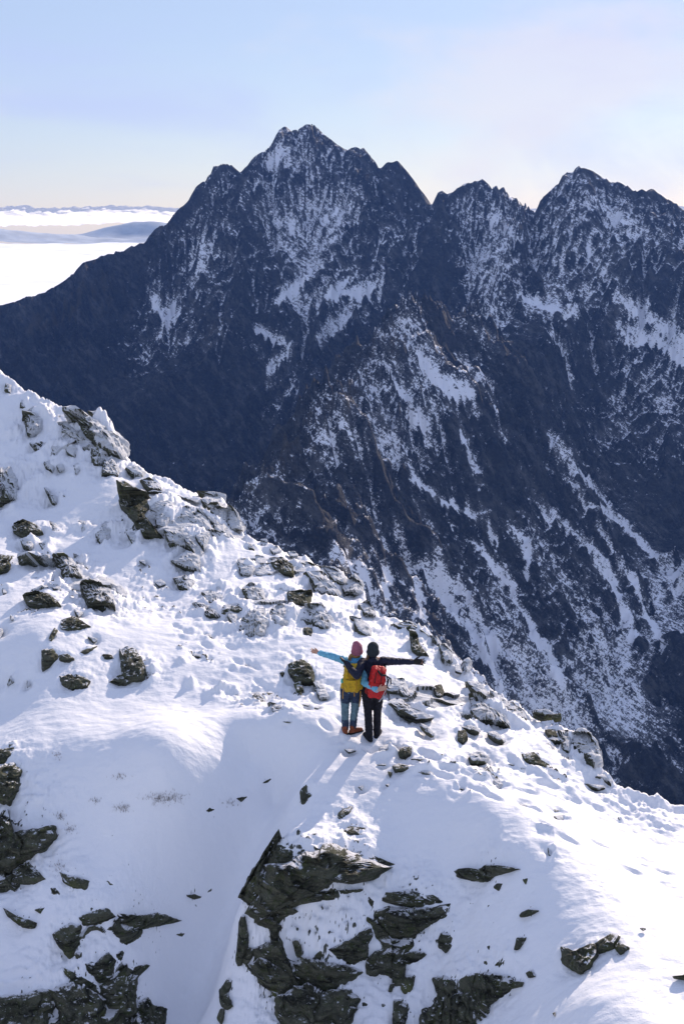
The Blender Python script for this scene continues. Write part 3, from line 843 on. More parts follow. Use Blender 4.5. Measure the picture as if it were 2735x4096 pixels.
def rock_mesh(name, poly, tf=0.4, seed=0, back=0.8, soft=None):
    rs = np.random.RandomState(seed)
    A, c = poly_area(poly)
    spx = math.sqrt(A)
    Kn = int(np.clip(spx * 2.6, 28, 150)); NR = int(np.clip(spx * 0.42, 6, 30))
    if soft is not None:
        Kn = int(np.clip(spx * 2.6, 28, 260)); NR = int(np.clip(spx * 0.5, 6, 60))
    th = np.linspace(0, 2 * math.pi, Kn, False)
    R = outline(poly, th, c)
    R = R * (1 + 0.07 * noise2(th * 3.1, th * 0 + seed * 1.7, seed % 50) + 0.05 * noise2(th * 9.0, th * 0 + seed * .7, (seed + 3) % 50)) + 0.35
    if spx > 11 and soft is None: R = R * 1.12
    # anchor on the snow surface
    cy = c[1]
    for _ in range(60):
        az, r, ok = polar_hit(np.array([c[0]]), np.array([cy]), azf, rf, ZB)
        if ok[0] and r[0] < 36.5: break
        cy += 2.0
    x0, y0 = r[0] * math.sin(az[0]), r[0] * math.cos(az[0])
    Q0 = np.array([x0, y0, float(base_z(np.array([x0]), np.array([y0]))[0])])
    dist = np.linalg.norm(Q0 - CAMV); mpp = dist / FPX * 0.98
    s = spx * mpp
    e = max(0.15, s * 0.5)
    zx = (base_z(np.array([x0 + e]), np.array([y0])) - base_z(np.array([x0 - e]), np.array([y0])))[0] / (2 * e)
    zy = (base_z(np.array([x0]), np.array([y0 + e * .6])) - base_z(np.array([x0]), np.array([y0 - e])))[0] / (1.6 * e)
    zy = float(np.clip(zy, -0.3, 2.0)); zx = float(np.clip(zx, -1.2, 1.2))
    n0 = np.array([-zx, -zy, 1.0]); n0 /= np.linalg.norm(n0)
    vd = (CAMV - Q0) / dist
    pn = n0 * 0.55 + vd * 0.75; pn /= np.linalg.norm(pn)
    od = n0 * 0.55 + vd * 0.65; od /= np.linalg.norm(od)
    rho = (np.arange(1, NR + 1) / NR) ** 0.85
    RH, TH = np.meshgrid(rho, th, indexing='ij')
    PXg = c[0] + RH * R[None] * np.cos(TH); PYg = c[1] + RH * R[None] * np.sin(TH)
    dx, dy, dz = ray(PXg, PYg)
    D = np.stack([dx, dy, dz], -1)
    tp = ((Q0 - CAMV) @ pn) / (D @ pn)
    PP = CAMV + D * tp[..., None]
    az, r, ok = polar_hit(PXg.ravel(), PYg.ravel(), azf, rf, ZB)
    az = az.reshape(PXg.shape); r = r.reshape(PXg.shape); ok = ok.reshape(PXg.shape)
    th_ = r / np.hypot(dx, dy)
    PH = CAMV + D * th_[..., None]
    dd = np.linalg.norm(PH - PP, axis=-1)
    wgt = np.where(ok, 1 - sstep(0.35 * s + .1, 0.8 * s + .2, dd), 0)[..., None]
    PB = PP * (1 - wgt) + PH * wgt
    # front face: a few flat facets, broken by strata and cracks
    U, V = RH * np.cos(TH), RH * np.sin(TH)
    fac = np.full(U.shape, 9.0)
    for i in range(5):
        an = rs.uniform(0, 2 * math.pi); g = rs.uniform(0.1, 0.75)
        fac = np.minimum(fac, rs.uniform(0.75, 1.25) + g * (np.cos(an) * U + np.sin(an) * V))
    fac = np.clip(fac, 0.12, 1.4)
    edge = np.clip(1 - RH ** 5, 0, 1) ** 0.55
    T = tf * s
    t = T * fac * edge
    q = PB / max(0.12, 0.30 * s)
    rid = 1 - 2.2 * np.abs(noise3(q[..., 0], q[..., 1], q[..., 2], seed % 40))
    q2 = PB / max(0.06, 0.11 * s)
    rid2 = noise3(q2[..., 0], q2[..., 1], q2[..., 2], (seed + 7) % 40)
    st = PB @ np.array([0.30, -0.38, 0.87]) / max(0.10, 0.16 * s) + 0.5 * noise3(q[..., 0], q[..., 1], q[..., 2], 11)
    st = st - np.floor(st)
    t = t + edge * s * (0.085 * rid + 0.06 * rid2 + 0.085 * (st ** 1.5 - 0.4)) * min(1.0, tf * 2.4)
    if soft is not None:                 # a broad outcrop: only its ribs and ledges stand out of the snow
        wx = 0.25 * noise3(PB[..., 0] * 1.3, PB[..., 1] * 1.3, PB[..., 2] * 1.3, 17)
        r1 = 1 - 2.4 * np.abs(noise3(PB[..., 0] / .85 + wx, PB[..., 1] / .85, PB[..., 2] / .55 + wx, seed % 40))
        r2 = 1 - 2.4 * np.abs(noise3(PB[..., 0] / .33 + wx, PB[..., 1] / .33, PB[..., 2] / .20, (seed + 9) % 40))
        sa_ = PB @ np.array([0.30, -0.38, 0.87]) / 0.24 + 1.4 * wx + 0.6 * noise3(PB[..., 0] / .6, PB[..., 1] / .6, PB[..., 2] / .6, 21)
        sa_ = sa_ - np.floor(sa_)
        fade = np.clip((1 - RH) / 0.30, 0, 1)
        t = (soft + 0.11 * r1 + 0.05 * r2 + 0.10 * (sa_ ** 1.6 - 0.4)) * fade - 0.10 * (1 - fade) - 0.6 * sstep(0.25, 0.6, np.where(ok, dd, 9.0))
        for (hx_, hy_, hr_) in HOLES:
            t = t - 0.30 * np.exp(-(((PXg - hx_) / hr_) ** 2 + ((PYg - hy_) / (hr_ * .7)) ** 2) ** 1.6)
    F = PB + od * t[..., None]
    c0 = F[0].mean(0) + od * 0.0
    bd = -(n0 * 0.85 + vd * 0.35); bd /= np.linalg.norm(bd)
    rb = np.array([0.80, 0.45])
    back_rings = []
    for k, q_ in enumerate(rb):
        j = np.argmin(np.abs(rho - q_))
        back_rings.append(PB[j] + bd * back * s * math.sqrt(1 - q_ * q_) * 1.1)
    verts = [c0[None]] + [F[j] for j in range(NR)] + back_rings + [(PB[0].mean(0) + bd * back * s * 1.15)[None]]
    ver = np.concatenate(verts)
    rim = np.concatenate([[0.0]] + [np.full(Kn, v) for v in rho] + [np.full(Kn, 1.0)] * 2 + [[1.0]])
    faces = []
    k = np.arange(Kn); k2 = (k + 1) % Kn
    tri = [np.stack([np.zeros(Kn, int), 1 + k2, 1 + k], 1)]
    nring = NR + 2
    for j in range(nring - 1):
        a = 1 + j * Kn; b = a + Kn
        tri.append(np.stack([a + k, a + k2, b + k2], 1)); tri.append(np.stack([a + k, b + k2, b + k], 1))
    last = 1 + (nring - 1) * Kn; tip = 1 + nring * Kn
    tri.append(np.stack([last + k, last + k2, np.full(Kn, tip)], 1))
    faces = np.concatenate(tri)
    # local origin at the anchor
    me = mesh_from(name, ver - Q0, faces, False, {'rim': rim})
    return me, Q0, spx

def D3(p): return [(x / 4.485, y / 4.485 + 349.6) for x, y in p]
def D4(p): return [(x / 4.485 + 333.4, y / 4.485 + 349.6) for x, y in p]
def D5(p): return [(x / 4.485, y / 4.485 + 674.3) for x, y in p]
def D6(p): return [(x / 4.485 + 333.4, y / 4.485 + 674.3) for x, y in p]
def D8(p): return [(x / 6.825 + 219.76, y / 6.825 + 736.7) for x, y in p]     # enlarged crop of the crag

def pp(txt):
    v = [float(t) for t in txt.replace(',', ' ').split()]
    return list(zip(v[::2], v[1::2]))

ROCKS = []
def rk(cv, txt, mat='c', tf=0.4, name='stone', label=None, back=0.8):
    ROCKS.append((cv(pp(txt)), mat, tf, name, label, back))
# --- larger outcrops that carry the single rocks
rk(D8, '420,700 720,700 1170,860 1400,1010 1560,1090 1540,1250 1400,1400 1420,1520 1330,1760 1250,2010 420,2010 330,1720 110,1570 120,1250 210,1180 135,1080 260,860', 'k', .10, 'rock_outcrop', 'broad snow-draped crag below the path that carries the layered rocks', .16)
rk(D6, '390,1600 460,1340 560,1340 700,1310 870,1370 760,1450 640,1600', 'k', .12, 'rock_outcrop', 'low broken outcrop at the foot of the crag, half covered in snow', .16)
rk(D5, '-40,1420 180,1400 300,1340 250,1160 330,1100 520,1040 820,1090 700,1160 560,1220 690,1300 640,1440 760,1500 730,1620 -40,1620', 'k', .08, 'rock_outcrop', 'wide low outcrop at the bottom of the shaded bowl showing through thin snow', .16)
rk(D5, '-40,620 60,600 80,690 260,670 260,780 220,950 100,970 -40,980', 'k', .12, 'rock_outcrop', 'snow-streaked outcrop along the edge of the shaded bowl', .16)
rk(D3, '520,590 700,570 900,620 1020,640 1120,820 1050,880 930,930 880,1000 760,940 680,920 560,760', 'p', .16, 'rock_outcrop', 'snow-plastered outcrop below the crest carrying the black rock face and slabs', .16)
rk(D3, '860,1100 960,1030 1150,1030 1240,1040 1420,1080 1500,1200 1480,1300 1360,1310 1250,1260 1150,1310 1010,1230', 'p', .14, 'rock_outcrop', 'snow-plastered boulder cluster on the slope above the hikers', .16)
rk(D3, '1040,930 1160,880 1300,890 1540,960 1570,1080 1400,1100 1250,1040 1090,1020', 'p', .14, 'rock_outcrop', 'snow-plastered rocks along the crest above the boulder cluster', .16)
rk(D3, '90,220 180,250 300,250 500,300 580,400 540,600 440,560 330,500 180,560 110,440', 'p', .10, 'rock_outcrop', 'snow-plastered ground around the long crest boulder', .16)
rk(D3, '80,830 240,880 360,900 580,1060 580,1120 520,1240 380,1180 260,1200 100,1150', 'p', .14, 'rock_outcrop', 'snow-covered rocky rib running down the slope to the round boulder', .16)
rk(D6, '230,20 380,10 620,20 860,120 880,220 760,270 600,240 440,200 300,180', 'p', .12, 'rock_outcrop', 'snow-plastered crest rocks on the red backpack side of the hikers', .16)
rk(D6, '920,230 1100,230 1200,360 1200,430 1060,440 980,340', 'p', .14, 'rock_outcrop', 'snow-plastered end of the rocky crest around the white bastion', .16)
# --- upper slope
rk(D3, '285,275 345,268 400,310 470,350 520,390 560,410 555,450 540,500 500,480 430,440 385,380 330,320', 'r', .55, 'boulder', 'long dark boulder on the ridge crest with a rime-white lower flank')
rk(D3, '400,280 440,278 490,310 495,345 440,325', 'c', .16)
rk(D3, '265,330 300,328 330,360 385,410 380,430 330,400 280,375', 'r', .4)
rk(D3, '110,290 150,262 185,290 185,350 150,395 125,380', 'r', .5, 'boulder', 'upright rime-streaked boulder high on the snow slope, uphill of the long crest boulder')
rk(D3, '90,230 110,225 118,260 90,262', 'c')
rk(D3, '25,150 50,160 45,195 20,185', 'c')
rk(D3, '125,415 150,420 185,440 180,460 150,445', 'c')
rk(D3, '215,410 250,415 275,445 265,485 235,450', 'r', .16)
rk(D3, '280,400 320,395 340,440 335,485 300,460', 'r', .16)
rk(D3, '410,445 440,435 485,465 470,500 440,530 415,505', 'c', .5, 'rock', 'snow-capped dark rock wedged under the long crest boulder')
rk(D3, '465,500 495,490 530,535 525,570 500,570 460,560', 'c', .5, 'rock', 'black square-cut rock just below the snow-capped rock at the crest')
rk(D3, '195,505 225,495 245,530 235,550 205,535', 'r')
rk(D3, '250,515 280,512 290,535 262,545', 'r')
rk(D3, '330,520 350,505 360,540 340,565', 'r')
rk(D3, '-40,550 50,545 75,590 75,640 70,720 40,700 -40,680', 'c', .5, 'boulder', 'big dark rough boulder uphill of the snow strip with snow banked round it')
rk(D3, '195,615 215,620 255,670 250,710 225,680', 'c')
rk(D3, '265,640 285,642 290,658 272,655', 'c')
rk(D3, '555,530 620,525 655,555 640,570 590,555', 'r')
rk(D3, '630,590 670,578 715,610 725,645 680,635', 'c')
rk(D3, '535,605 560,600 620,640 665,660 670,720 650,750 690,800 740,860 770,890 750,925 690,910 660,860 600,770 545,710', 'b', .38, 'rock', 'tall black lichen-covered rock face standing in the snow slope below the crest')
rk(D3, '665,665 740,680 780,690 770,740 700,730 670,720', 'r', .4, 'rock', 'rime-grey rock leaning on top of the tall black rock face')
rk(D3, '800,715 840,705 900,750 950,800 945,830 880,790 815,745', 'r', .35, 'rock_slab', 'long rime-coated slab slanting down beside the black rock face')
rk(D3, '850,700 920,735 1040,830 1035,860 965,825 955,790', 'r', .35, 'rock_slab', 'longer rime-coated slab slanting just below the crest edge')
rk(D3, '895,680 930,665 990,690 1020,730 1000,770 940,730', 'r', .5, 'rock', 'snow-plastered rock on the crest above the two slanting slabs')
rk(D3, '890,635 960,640 1010,650 1000,690 950,670', 'c', .16)
rk(D3, '1025,700 1060,740 1100,800 1085,815 1040,800 1020,760', 'r', .5, 'rock', 'pointed white rime rock at the lower end of the crest slabs')
rk(D3, '740,815 830,805 870,850 905,910 880,930 830,880 760,870', 'r', .38, 'rock', 'broad rime-grey rock beside the foot of the tall black rock face')
rk(D3, '860,820 945,815 915,900 890,870', 'r', .4)
rk(D3, '770,950 840,905 890,930 890,990 850,980', 'r', .4, 'rock', 'ribbed rime rock standing alone below the broad rime-grey rock')
rk(D3, '690,650 760,655 780,675 720,672', 'r', .3)
rk(D3, '700,735 740,700 770,740 740,800 700,790', 'r', .3)
rk(D3, '60,790 100,765 160,790 190,830 130,845 70,820', 'b', .45, 'boulder', 'low flat-topped dark boulder on the snow slope uphill of the knoll')
rk(D3, '220,770 250,780 280,830 260,840 235,810', 'r')
rk(D3, '350,765 380,770 395,805 370,820', 'r')
rk(D3, '430,830 470,775 500,790 490,850 450,875', 'r', .4)
rk(D3, '560,820 610,830 640,870 600,880', 'r', .3)
rk(D3, '90,850 120,840 150,875 140,895 100,880', 'r', .4)
rk(D3, '170,870 210,865 245,900 200,905', 'c', .4)
rk(D3, '240,930 280,925 330,960 360,1000 370,1060 330,1060 280,1010', 'c', .5, 'boulder', 'long dark boulder lying uphill of the round boulder with the split face')
rk(D3, '365,1060 400,1040 450,1060 500,1110 510,1160 500,1230 470,1220 420,1170 375,1110', 'c', .55, 'boulder', 'big rounded dark boulder with a grey split face above the rocky knoll')
rk(D3, '110,1100 160,1090 220,1110 265,1150 250,1190 200,1150 120,1140', 'b', .45, 'boulder', 'dark boulder under a thick snow cushion above the rocky knoll')
rk(D3, '-40,925 60,935 30,1010 -40,1040', 'b', .45, 'boulder', 'black boulder with smooth snow on top, part-way up the slope above the knoll')
rk(D3, '215,1050 260,1040 280,1060 250,1085', 'c')
rk(D3, '320,910 350,920 400,990 395,1010 340,950', 'r', .16)
rk(D3, '180,905 225,915 220,940 190,935', 'c')
rk(D3, '510,1060 540,1055 570,1095 560,1115 530,1090', 'r', .16)
rk(D3, '440,1040 470,1045 500,1070 470,1070', 'r', .4)
rk(D3, '690,1040 720,1030 745,1050 715,1060', 'c', .16)
rk(D3, '780,1025 830,1020 870,1040 840,1080 800,1060', 'c', .5, 'rock', 'small dark pyramid of rock alone on the smooth snow strip')
rk(D3, '620,945 660,945 650,965', 'c', .2)
rk(D3, '1065,950 1110,950 1140,980 1120,1010 1080,1000', 'r', .4)
rk(D3, '1145,925 1180,930 1220,990 1190,985 1150,970', 'r', .16)
rk(D3, '1215,940 1265,940 1310,980 1310,1030 1270,1015 1230,980', 'b', .5, 'rock', 'dark oval-faced rock near the crest with snow round its shoulders')
rk(D3, '1310,930 1360,960 1370,1000 1330,1000', 'r', .16)
rk(D3, '1370,1010 1420,1005 1520,1090 1490,1120 1420,1080', 'r', .5, 'boulder', 'rounded snow-topped boulder streaked with rime at the crest')
rk(D3, '1440,975 1500,980 1540,1030 1545,1070 1500,1050', 'r', .5, 'boulder', 'white snow-plastered boulder bulging over the crest edge')
rk(D3, '1110,860 1135,880 1140,900 1115,885', 'c')
rk(D3, '1200,885 1240,880 1265,905 1225,910', 'r', .16)
rk(D3, '1165,850 1195,850 1200,870 1175,875', 'r', .16)
rk(D3, '1290,905 1320,905 1340,925 1300,925', 'r', .16)
rk(D3, '1245,1055 1290,1060 1300,1085 1255,1085', 'r', .4)
rk(D3, '1290,1090 1340,1085 1390,1090 1390,1130 1340,1190 1300,1150', 'b', .5, 'rock', 'dark wedge-shaped rock pointing down the slope above the hikers')
rk(D3, '1085,1080 1130,1045 1180,1090 1185,1140 1140,1140 1110,1120', 'r', .5, 'rock', 'dark-sided rock with a rime hood at the top of the boulder cluster')
rk(D3, '970,1040 1000,1050 985,1090 960,1080', 'r', .4)
rk(D3, '905,1090 950,1080 1000,1110 980,1160 930,1130', 'r', .4, 'rock', 'mottled rime rock at the uphill side of the boulder cluster')
rk(D3, '865,1135 920,1145 980,1190 980,1215 930,1200 880,1165', 'c', .45, 'rock', 'dark rock with a long pale tail at the edge of the smooth snow strip')
rk(D3, '1015,1140 1080,1150 1110,1175 1040,1185', 'b', .45)
rk(D3, '1100,1190 1180,1170 1205,1230 1170,1290 1120,1290 1070,1250 1060,1215', 'r', .5, 'boulder', 'largest rounded boulder of the cluster, green-black below and rimed above')
rk(D3, '1015,1190 1060,1180 1065,1240 1030,1225', 'r', .45)
rk(D3, '1215,1170 1260,1145 1300,1190 1290,1240 1250,1250 1215,1220', 'r', .45, 'rock', 'rime-veined rock between the rounded boulder and the dark wedge')
rk(D3, '1310,1190 1330,1200 1325,1230 1305,1225', 'r', .4)
rk(D3, '1370,1150 1440,1145 1490,1220 1460,1290 1410,1240', 'r', .4, 'rock', 'broad fan-shaped rime rock up the slope from the hikers')
rk(D3, '1355,1245 1400,1250 1400,1305 1360,1280', 'b', .45)
rk(D3, '940,935 955,940 945,950', 'c', .3)
# --- rocky knoll on the left
rk(D3, '275,1215 330,1200 400,1245 350,1255 280,1250', 'b', .4, 'rock', 'flat dark ledge along the top of the snowy knoll')
rk(D3, '215,1300 245,1245 260,1260 230,1310', 'b', .35)
rk(D3, '190,1350 240,1340 260,1380 220,1420 190,1440', 'b', .4, 'rock', 'dark broken rock at the uphill corner of the knoll')
rk(D3, '260,1370 300,1365 340,1390 310,1405 265,1395', 'b', .35)
rk(D3, '350,1355 435,1330 420,1350 380,1365', 'b', .3)
rk(D3, '270,1470 330,1455 400,1490 390,1520 330,1525 280,1500', 'b', .4, 'rock', 'oval dark lichen-spotted rock at the foot of the knoll')
rk(D3, '540,1350 600,1340 650,1430 640,1480 560,1480 550,1440', 'b', .3, 'rock', 'steep grey-black rock face on the sunny end of the knoll')
rk(D3, '490,1490 550,1450 600,1480 560,1500', 'b', .3)
rk(D3, '650,1440 700,1450 710,1470 660,1475', 'c', .4)
rk(D3, '455,1365 500,1370 510,1385 470,1385', 'b', .3)
rk(D3, '390,1285 440,1300 420,1312', 'c', .3)
rk(D3, '5,1050 35,1080 15,1105', 'c'); rk(D3, '50,1455 62,1490 30,1512', 'c'); rk(D3, '330,1165 375,1180 350,1200', 'c', .4); rk(D3, '-20,1240 12,1255 -5,1290', 'c')
rk(D3, '120,1480 132,1500 122,1520', 'c', .3); rk(D3, '45,1185 60,1205 48,1215', 'c')
# --- path to the hikers
rk(D3, '1295,1415 1360,1405 1405,1430 1400,1490 1380,1500 1320,1480 1300,1450', 'b', .5, 'boulder', 'square black boulder standing in the snow beside the hikers')
rk(D3, '1315,1500 1350,1490 1360,1530 1330,1535', 'b', .4); rk(D3, '1250,1445 1275,1450 1265,1470', 'b', .4)
rk(D3, '1400,1490 1440,1500 1475,1560 1430,1560', 'r', .3)
rk(D3, '835,1355 900,1370 915,1385 870,1375', 'c', .25); rk(D3, '905,1285 940,1275 950,1295', 'c', .5); rk(D3, '1080,1400 1140,1430 1150,1440 1100,1420', 'c', .2)
rk(D3, '620,1370 700,1430 690,1440 640,1400', 'c', .2); rk(D3, '760,1380 830,1420 820,1425', 'c', .2); rk(D3, '925,1395 945,1400 935,1408', 'c', .3); rk(D3, '1030,1430 1060,1445 1045,1450', 'c', .3)
rk(D5, '1110,85 1160,80 1190,120 1180,150 1140,110', 'c', .35, 'rock', 'dark jagged rock half drowned in trampled snow by the path')
rk(D5, '1190,120 1300,150 1340,170 1230,165', 'c', .25); rk(D5, '940,90 990,60 1010,85 970,115', 'c', .35); rk(D5, '1010,75 1085,95 1060,105', 'c', .25); rk(D5, '1040,110 1110,125 1080,150 1045,140', 'r', .3)
rk(D5, '835,40 880,65 850,75', 'c', .3); rk(D5, '1240,208 1310,212 1300,219', 'c', .15); rk(D5, '1500,280 1545,278 1540,288', 'c', .3); rk(D5, '1540,335 1600,340 1560,350', 'c', .25)
rk(D5, '1400,150 1440,140 1425,152', 'c', .25); rk(D5, '1355,135 1390,130 1380,140', 'c', .25)
# --- crest beyond the hikers
rk(D4, '265,1235 330,1220 410,1250 425,1300 380,1265 300,1255', 'c', .5, 'rock', 'dark rock under a smooth dome of snow on the crest behind the hikers')
rk(D4, '45,1060 90,1010 130,1050 125,1095 60,1110', 'r', .55, 'boulder', 'black and white egg-shaped boulder on the crest edge')
rk(D4, '110,1150 150,1130 185,1180 175,1225 140,1190', 'r', .5); rk(D4, '75,1200 120,1210 165,1260 160,1300 110,1270', 'r', .45, 'rock', 'rime-laced rock on the slope behind the hikers\' heads')
rk(D4, '340,1265 375,1270 380,1320 430,1390 400,1400 350,1340', 'b', .4, 'rock', 'dark slanting rock behind the outstretched gloved hand')
rk(D4, '470,1330 500,1320 530,1360 525,1410 490,1390', 'r', .5); rk(D4, '575,1400 600,1380 620,1400 610,1440 590,1450', 'r', .6)
rk(D4, '430,1280 460,1290 490,1325 460,1320', 'r', .5); rk(D4, '540,1410 570,1420 575,1450 545,1440', 'r', .16)
rk(D6, '610,90 650,85 690,110 720,170 770,210 775,250 740,260 660,220 620,170', 'r', .45, 'rock', 'tall rime-veined rock with one dark side on the crest past the hikers')
rk(D6, '700,80 740,90 775,140 780,200 740,170', 'r', .45); rk(D6, '760,125 800,130 850,170 860,210 810,205 775,160', 'c', .5, 'rock', 'dark overhung rock under a snow lip past the tall rime-veined rock')
rk(D6, '590,35 640,40 690,80 680,105 620,70', 'r', .45, 'rock', 'rime-white rock on the skyline above the tall rime-veined rock')
rk(D6, '445,55 480,45 495,80 475,105 455,85', 'b', .4); rk(D6, '240,30 310,20 350,120 340,130 290,80 240,70', 'r', .35, 'rock', 'mottled rime rock at the red backpack side of the hikers')
rk(D6, '240,125 300,110 360,170 430,175 435,190 360,195 300,165', 'c', .35, 'rock', 'dark ledge in the snow at knee height beside the hikers')
rk(D6, '370,215 410,230 460,270 440,275 400,245', 'c', .3); rk(D6, '555,255 590,250 600,290 575,315 555,290', 'b', .45); rk(D6, '540,235 600,225 650,245 660,265 600,250', 'c', .35)
rk(D6, '680,260 720,255 760,290 780,310 730,295', 'c', .35); rk(D6, '975,185 1015,178 1020,200 990,205', 'b', .6); rk(D6, '865,165 960,158 1000,185 940,190', 'c', .3); rk(D6, '945,250 990,245 1005,290 960,280', 'b', .4)
rk(D6, '1005,260 1050,255 1060,290 1055,350 1030,340', 'c', .45); rk(D6, '1045,360 1070,370 1090,400 1060,430', 'c', .45)
rk(D6, '1060,280 1110,250 1150,290 1185,360 1190,410 1150,420 1110,360 1075,330', 'r', .5, 'boulder', 'rime-white rock bastion at the end of the rocky crest')
rk(D6, '930,320 960,305 990,330 960,335', 'c', .4); rk(D6, '1020,410 1050,380 1055,440 1030,440', 'b', .4)
rk(D6, '840,360 890,355 970,415 960,425 900,410 850,385', 'b', .4, 'rock', 'long low dark rock on the snow in front of the rime-white bastion')
rk(D6, '605,375 640,350 695,370 680,395 620,395', 'c', .5, 'rock', 'grey-green stone block on the trampled snow past the hikers')
rk(D6, '285,360 300,330 350,325 345,360 320,375', 'b', .45); rk(D6, '200,335 230,315 290,325 240,345 205,355', 'c', .35)
rk(D6, '260,410 290,400 350,415 360,430 270,435', 'b', .4, 'rock', 'dark flat stone in the snow just in front of the hikers')
rk(D6, '350,415 450,440 440,455 360,440', 'c', .25); rk(D6, '240,435 262,440 252,462', 'b', .3); rk(D6, '920,440 1000,455 990,465 930,455', 'c', .25); rk(D6, '1115,490 1200,500 1240,510 1180,515', 'c', .3)
rk(D6, '1170,460 1210,445 1250,480 1240,500 1200,470', 'r', .5); rk(D6, '535,500 600,515 615,525 560,515', 'c', .25); rk(D6, '820,578 880,590 840,597', 'c', .3)
rk(D6, '960,600 1030,605 1025,620 990,617', 'b', .4); rk(D6, '980,638 1040,630 1050,652 1000,660', 'c', .4); rk(D6, '945,700 985,695 990,720 960,722', 'c', .25); rk(D6, '955,770 975,775 975,820 962,810', 'c', .25)
rk(D6, '700,480 740,470 760,500 730,515', 'r', .5); rk(D6, '110,505 130,500 125,520', 'c', .4); rk(D6, '230,495 250,492 245,507', 'c', .4)
rk(D6, '760,395 830,405 900,430 840,425', 'c', .2); rk(D6, '320,378 420,376 415,384', 'c', .15); rk(D6, '190,405 235,402 230,408', 'c', .2); rk(D6, '1270,640 1290,640 1280,652', 'c', .3)
# --- the crag below the path
rk(D8, '400,640 350,760 330,880 380,930 480,880 500,780 430,735', 'b', .30, 'rock', 'moss-streaked block at the head of the crag under a tongue of snow')
rk(D8, '395,650 300,800 200,960 140,1080 210,1130 280,1120 330,1010 300,900 330,820 390,740', 'b', .34, 'rock', 'steep green-grey flank of the crag dropping into the snow gully')
rk(D8, '330,880 480,870 560,800 680,790 690,740 830,770 950,850 1110,900 1020,970 880,1010 760,990 620,1080 480,1130 390,1180 300,1240 215,1180 280,1100 300,980', 'b', .42, 'rock', 'big lichen-covered layered rock face at the head of the crag')
rk(D8, '705,740 820,755 960,785 1175,855 1160,885 1090,870 900,810 740,790', 'b', .30, 'rock_slab', 'thin green-topped slab jutting to a point from the crag')
rk(D8, '700,1060 760,1010 830,1060 860,1090 780,1110 690,1110', 'b', .3); rk(D8, '480,1130 620,1070 690,1090 680,1125 560,1140 470,1180 420,1230', 'b', .3)
rk(D8, '545,370 600,305 630,305 590,350 630,400 590,450 560,470', 'b', .35, 'rock', 'dark hooked rock beside the snow tongue above the crag')
rk(D8, '790,560 830,475 910,480 880,530 830,570', 'b', .35, 'rock', 'dark square rock at the top edge of the shaded snow hollow'); rk(D8, '765,590 800,570 850,590 790,610 765,630', 'b', .3); rk(D8, '750,530 775,520 770,555 752,560', 'b', .4)
rk(D8, '840,640 880,605 1000,630 1015,660 960,690 840,675', 'b', .4, 'rock', 'black flat rock lying in the shaded snow hollow'); rk(D8, '720,710 745,670 780,680 765,715', 'b', .3); rk(D8, '520,720 550,700 545,740 525,755', 'b', .3)
rk(D8, '405,590 425,560 420,610 408,615', 'b', .3)
rk(D8, '1115,1120 1150,1070 1230,1060 1290,1050 1380,1080 1480,1080 1550,1140 1480,1150 1350,1165 1180,1140', 'b', .36, 'rock_slab', 'upper layer of the banded rock block in the middle of the crag')
rk(D8, '1080,1250 1160,1190 1290,1185 1420,1160 1550,1150 1530,1230 1420,1290 1290,1360 1190,1365 1110,1300', 'b', .42, 'rock', 'lower and larger layer of the banded rock block in the middle of the crag')
rk(D8, '975,1045 1000,1025 1020,1035 1000,1080 980,1075', 'b', .3); rk(D8, '975,1120 1010,1090 1050,1120 1040,1200 1020,1160', 'b', .3); rk(D8, '1020,1290 1045,1220 1085,1190 1090,1240 1050,1290', 'b', .3); rk(D8, '1060,1290 1110,1320 1130,1350 1090,1360', 'b', .3)
rk(D8, '130,1250 165,1245 170,1290 190,1360 180,1440 150,1540 105,1560 125,1420', 'b', .35, 'rock_slab', 'narrow upright dark slab on the gully edge of the crag'); rk(D8, '150,1540 180,1450 225,1440 215,1510 180,1560', 'b', .35)
rk(D8, '345,1340 385,1190 400,1200 380,1300 400,1400 440,1500 460,1600 400,1580 360,1480', 'b', .3, 'rock_slab', 'thin dark fin of rock rising between two snow tongues on the crag'); rk(D8, '490,1390 520,1380 550,1420 560,1490 520,1510 505,1440', 'b', .3)
rk(D8, '215,1560 300,1520 380,1570 460,1600 500,1640 480,1760 380,1740 260,1640', 'b', .4, 'rock', 'broad moss-green rock at the lower gully edge of the crag')
rk(D8, '750,1450 880,1390 960,1330 1000,1310 1045,1350 1000,1420 1000,1500 900,1560 820,1530', 'b', .36, 'rock', 'rounded mossy rock under the white snow patch of the crag')
rk(D8, '510,1560 560,1510 700,1545 860,1560 960,1600 900,1660 800,1720 700,1740 600,1700 520,1640', 'b', .36, 'rock', 'wide layered dark rock low in the crag')
rk(D8, '640,1500 690,1450 750,1430 720,1490 680,1530', 'b', .3)
rk(D8, '400,1790 480,1740 600,1700 700,1760 860,1740 930,1810 900,1900 850,2010 450,2010 410,1900', 'b', .38, 'rock', 'black rock mass at the foot of the crag'); rk(D8, '350,1740 420,1740 410,1780 370,1775', 'b', .3); rk(D8, '250,1630 330,1680 400,1740 330,1730 260,1680', 'b', .3)
rk(D8, '1000,1530 1060,1470 1160,1440 1170,1500 1120,1580 1060,1630 1000,1610', 'b', .35, 'rock', 'brown-black blocky rock between two snow patches of the crag')
rk(D8, '1170,1560 1190,1450 1260,1440 1260,1560 1250,1690 1180,1680', 'b', .35, 'rock', 'upright dark pillar of rock in the crag'); rk(D8, '1260,1480 1340,1465 1405,1480 1370,1520 1290,1550 1265,1540', 'b', .35); rk(D8, '1235,1720 1250,1640 1330,1630 1300,1740 1260,1750', 'b', .3); rk(D8, '1145,1740 1160,1690 1190,1680 1170,1740', 'b', .3)
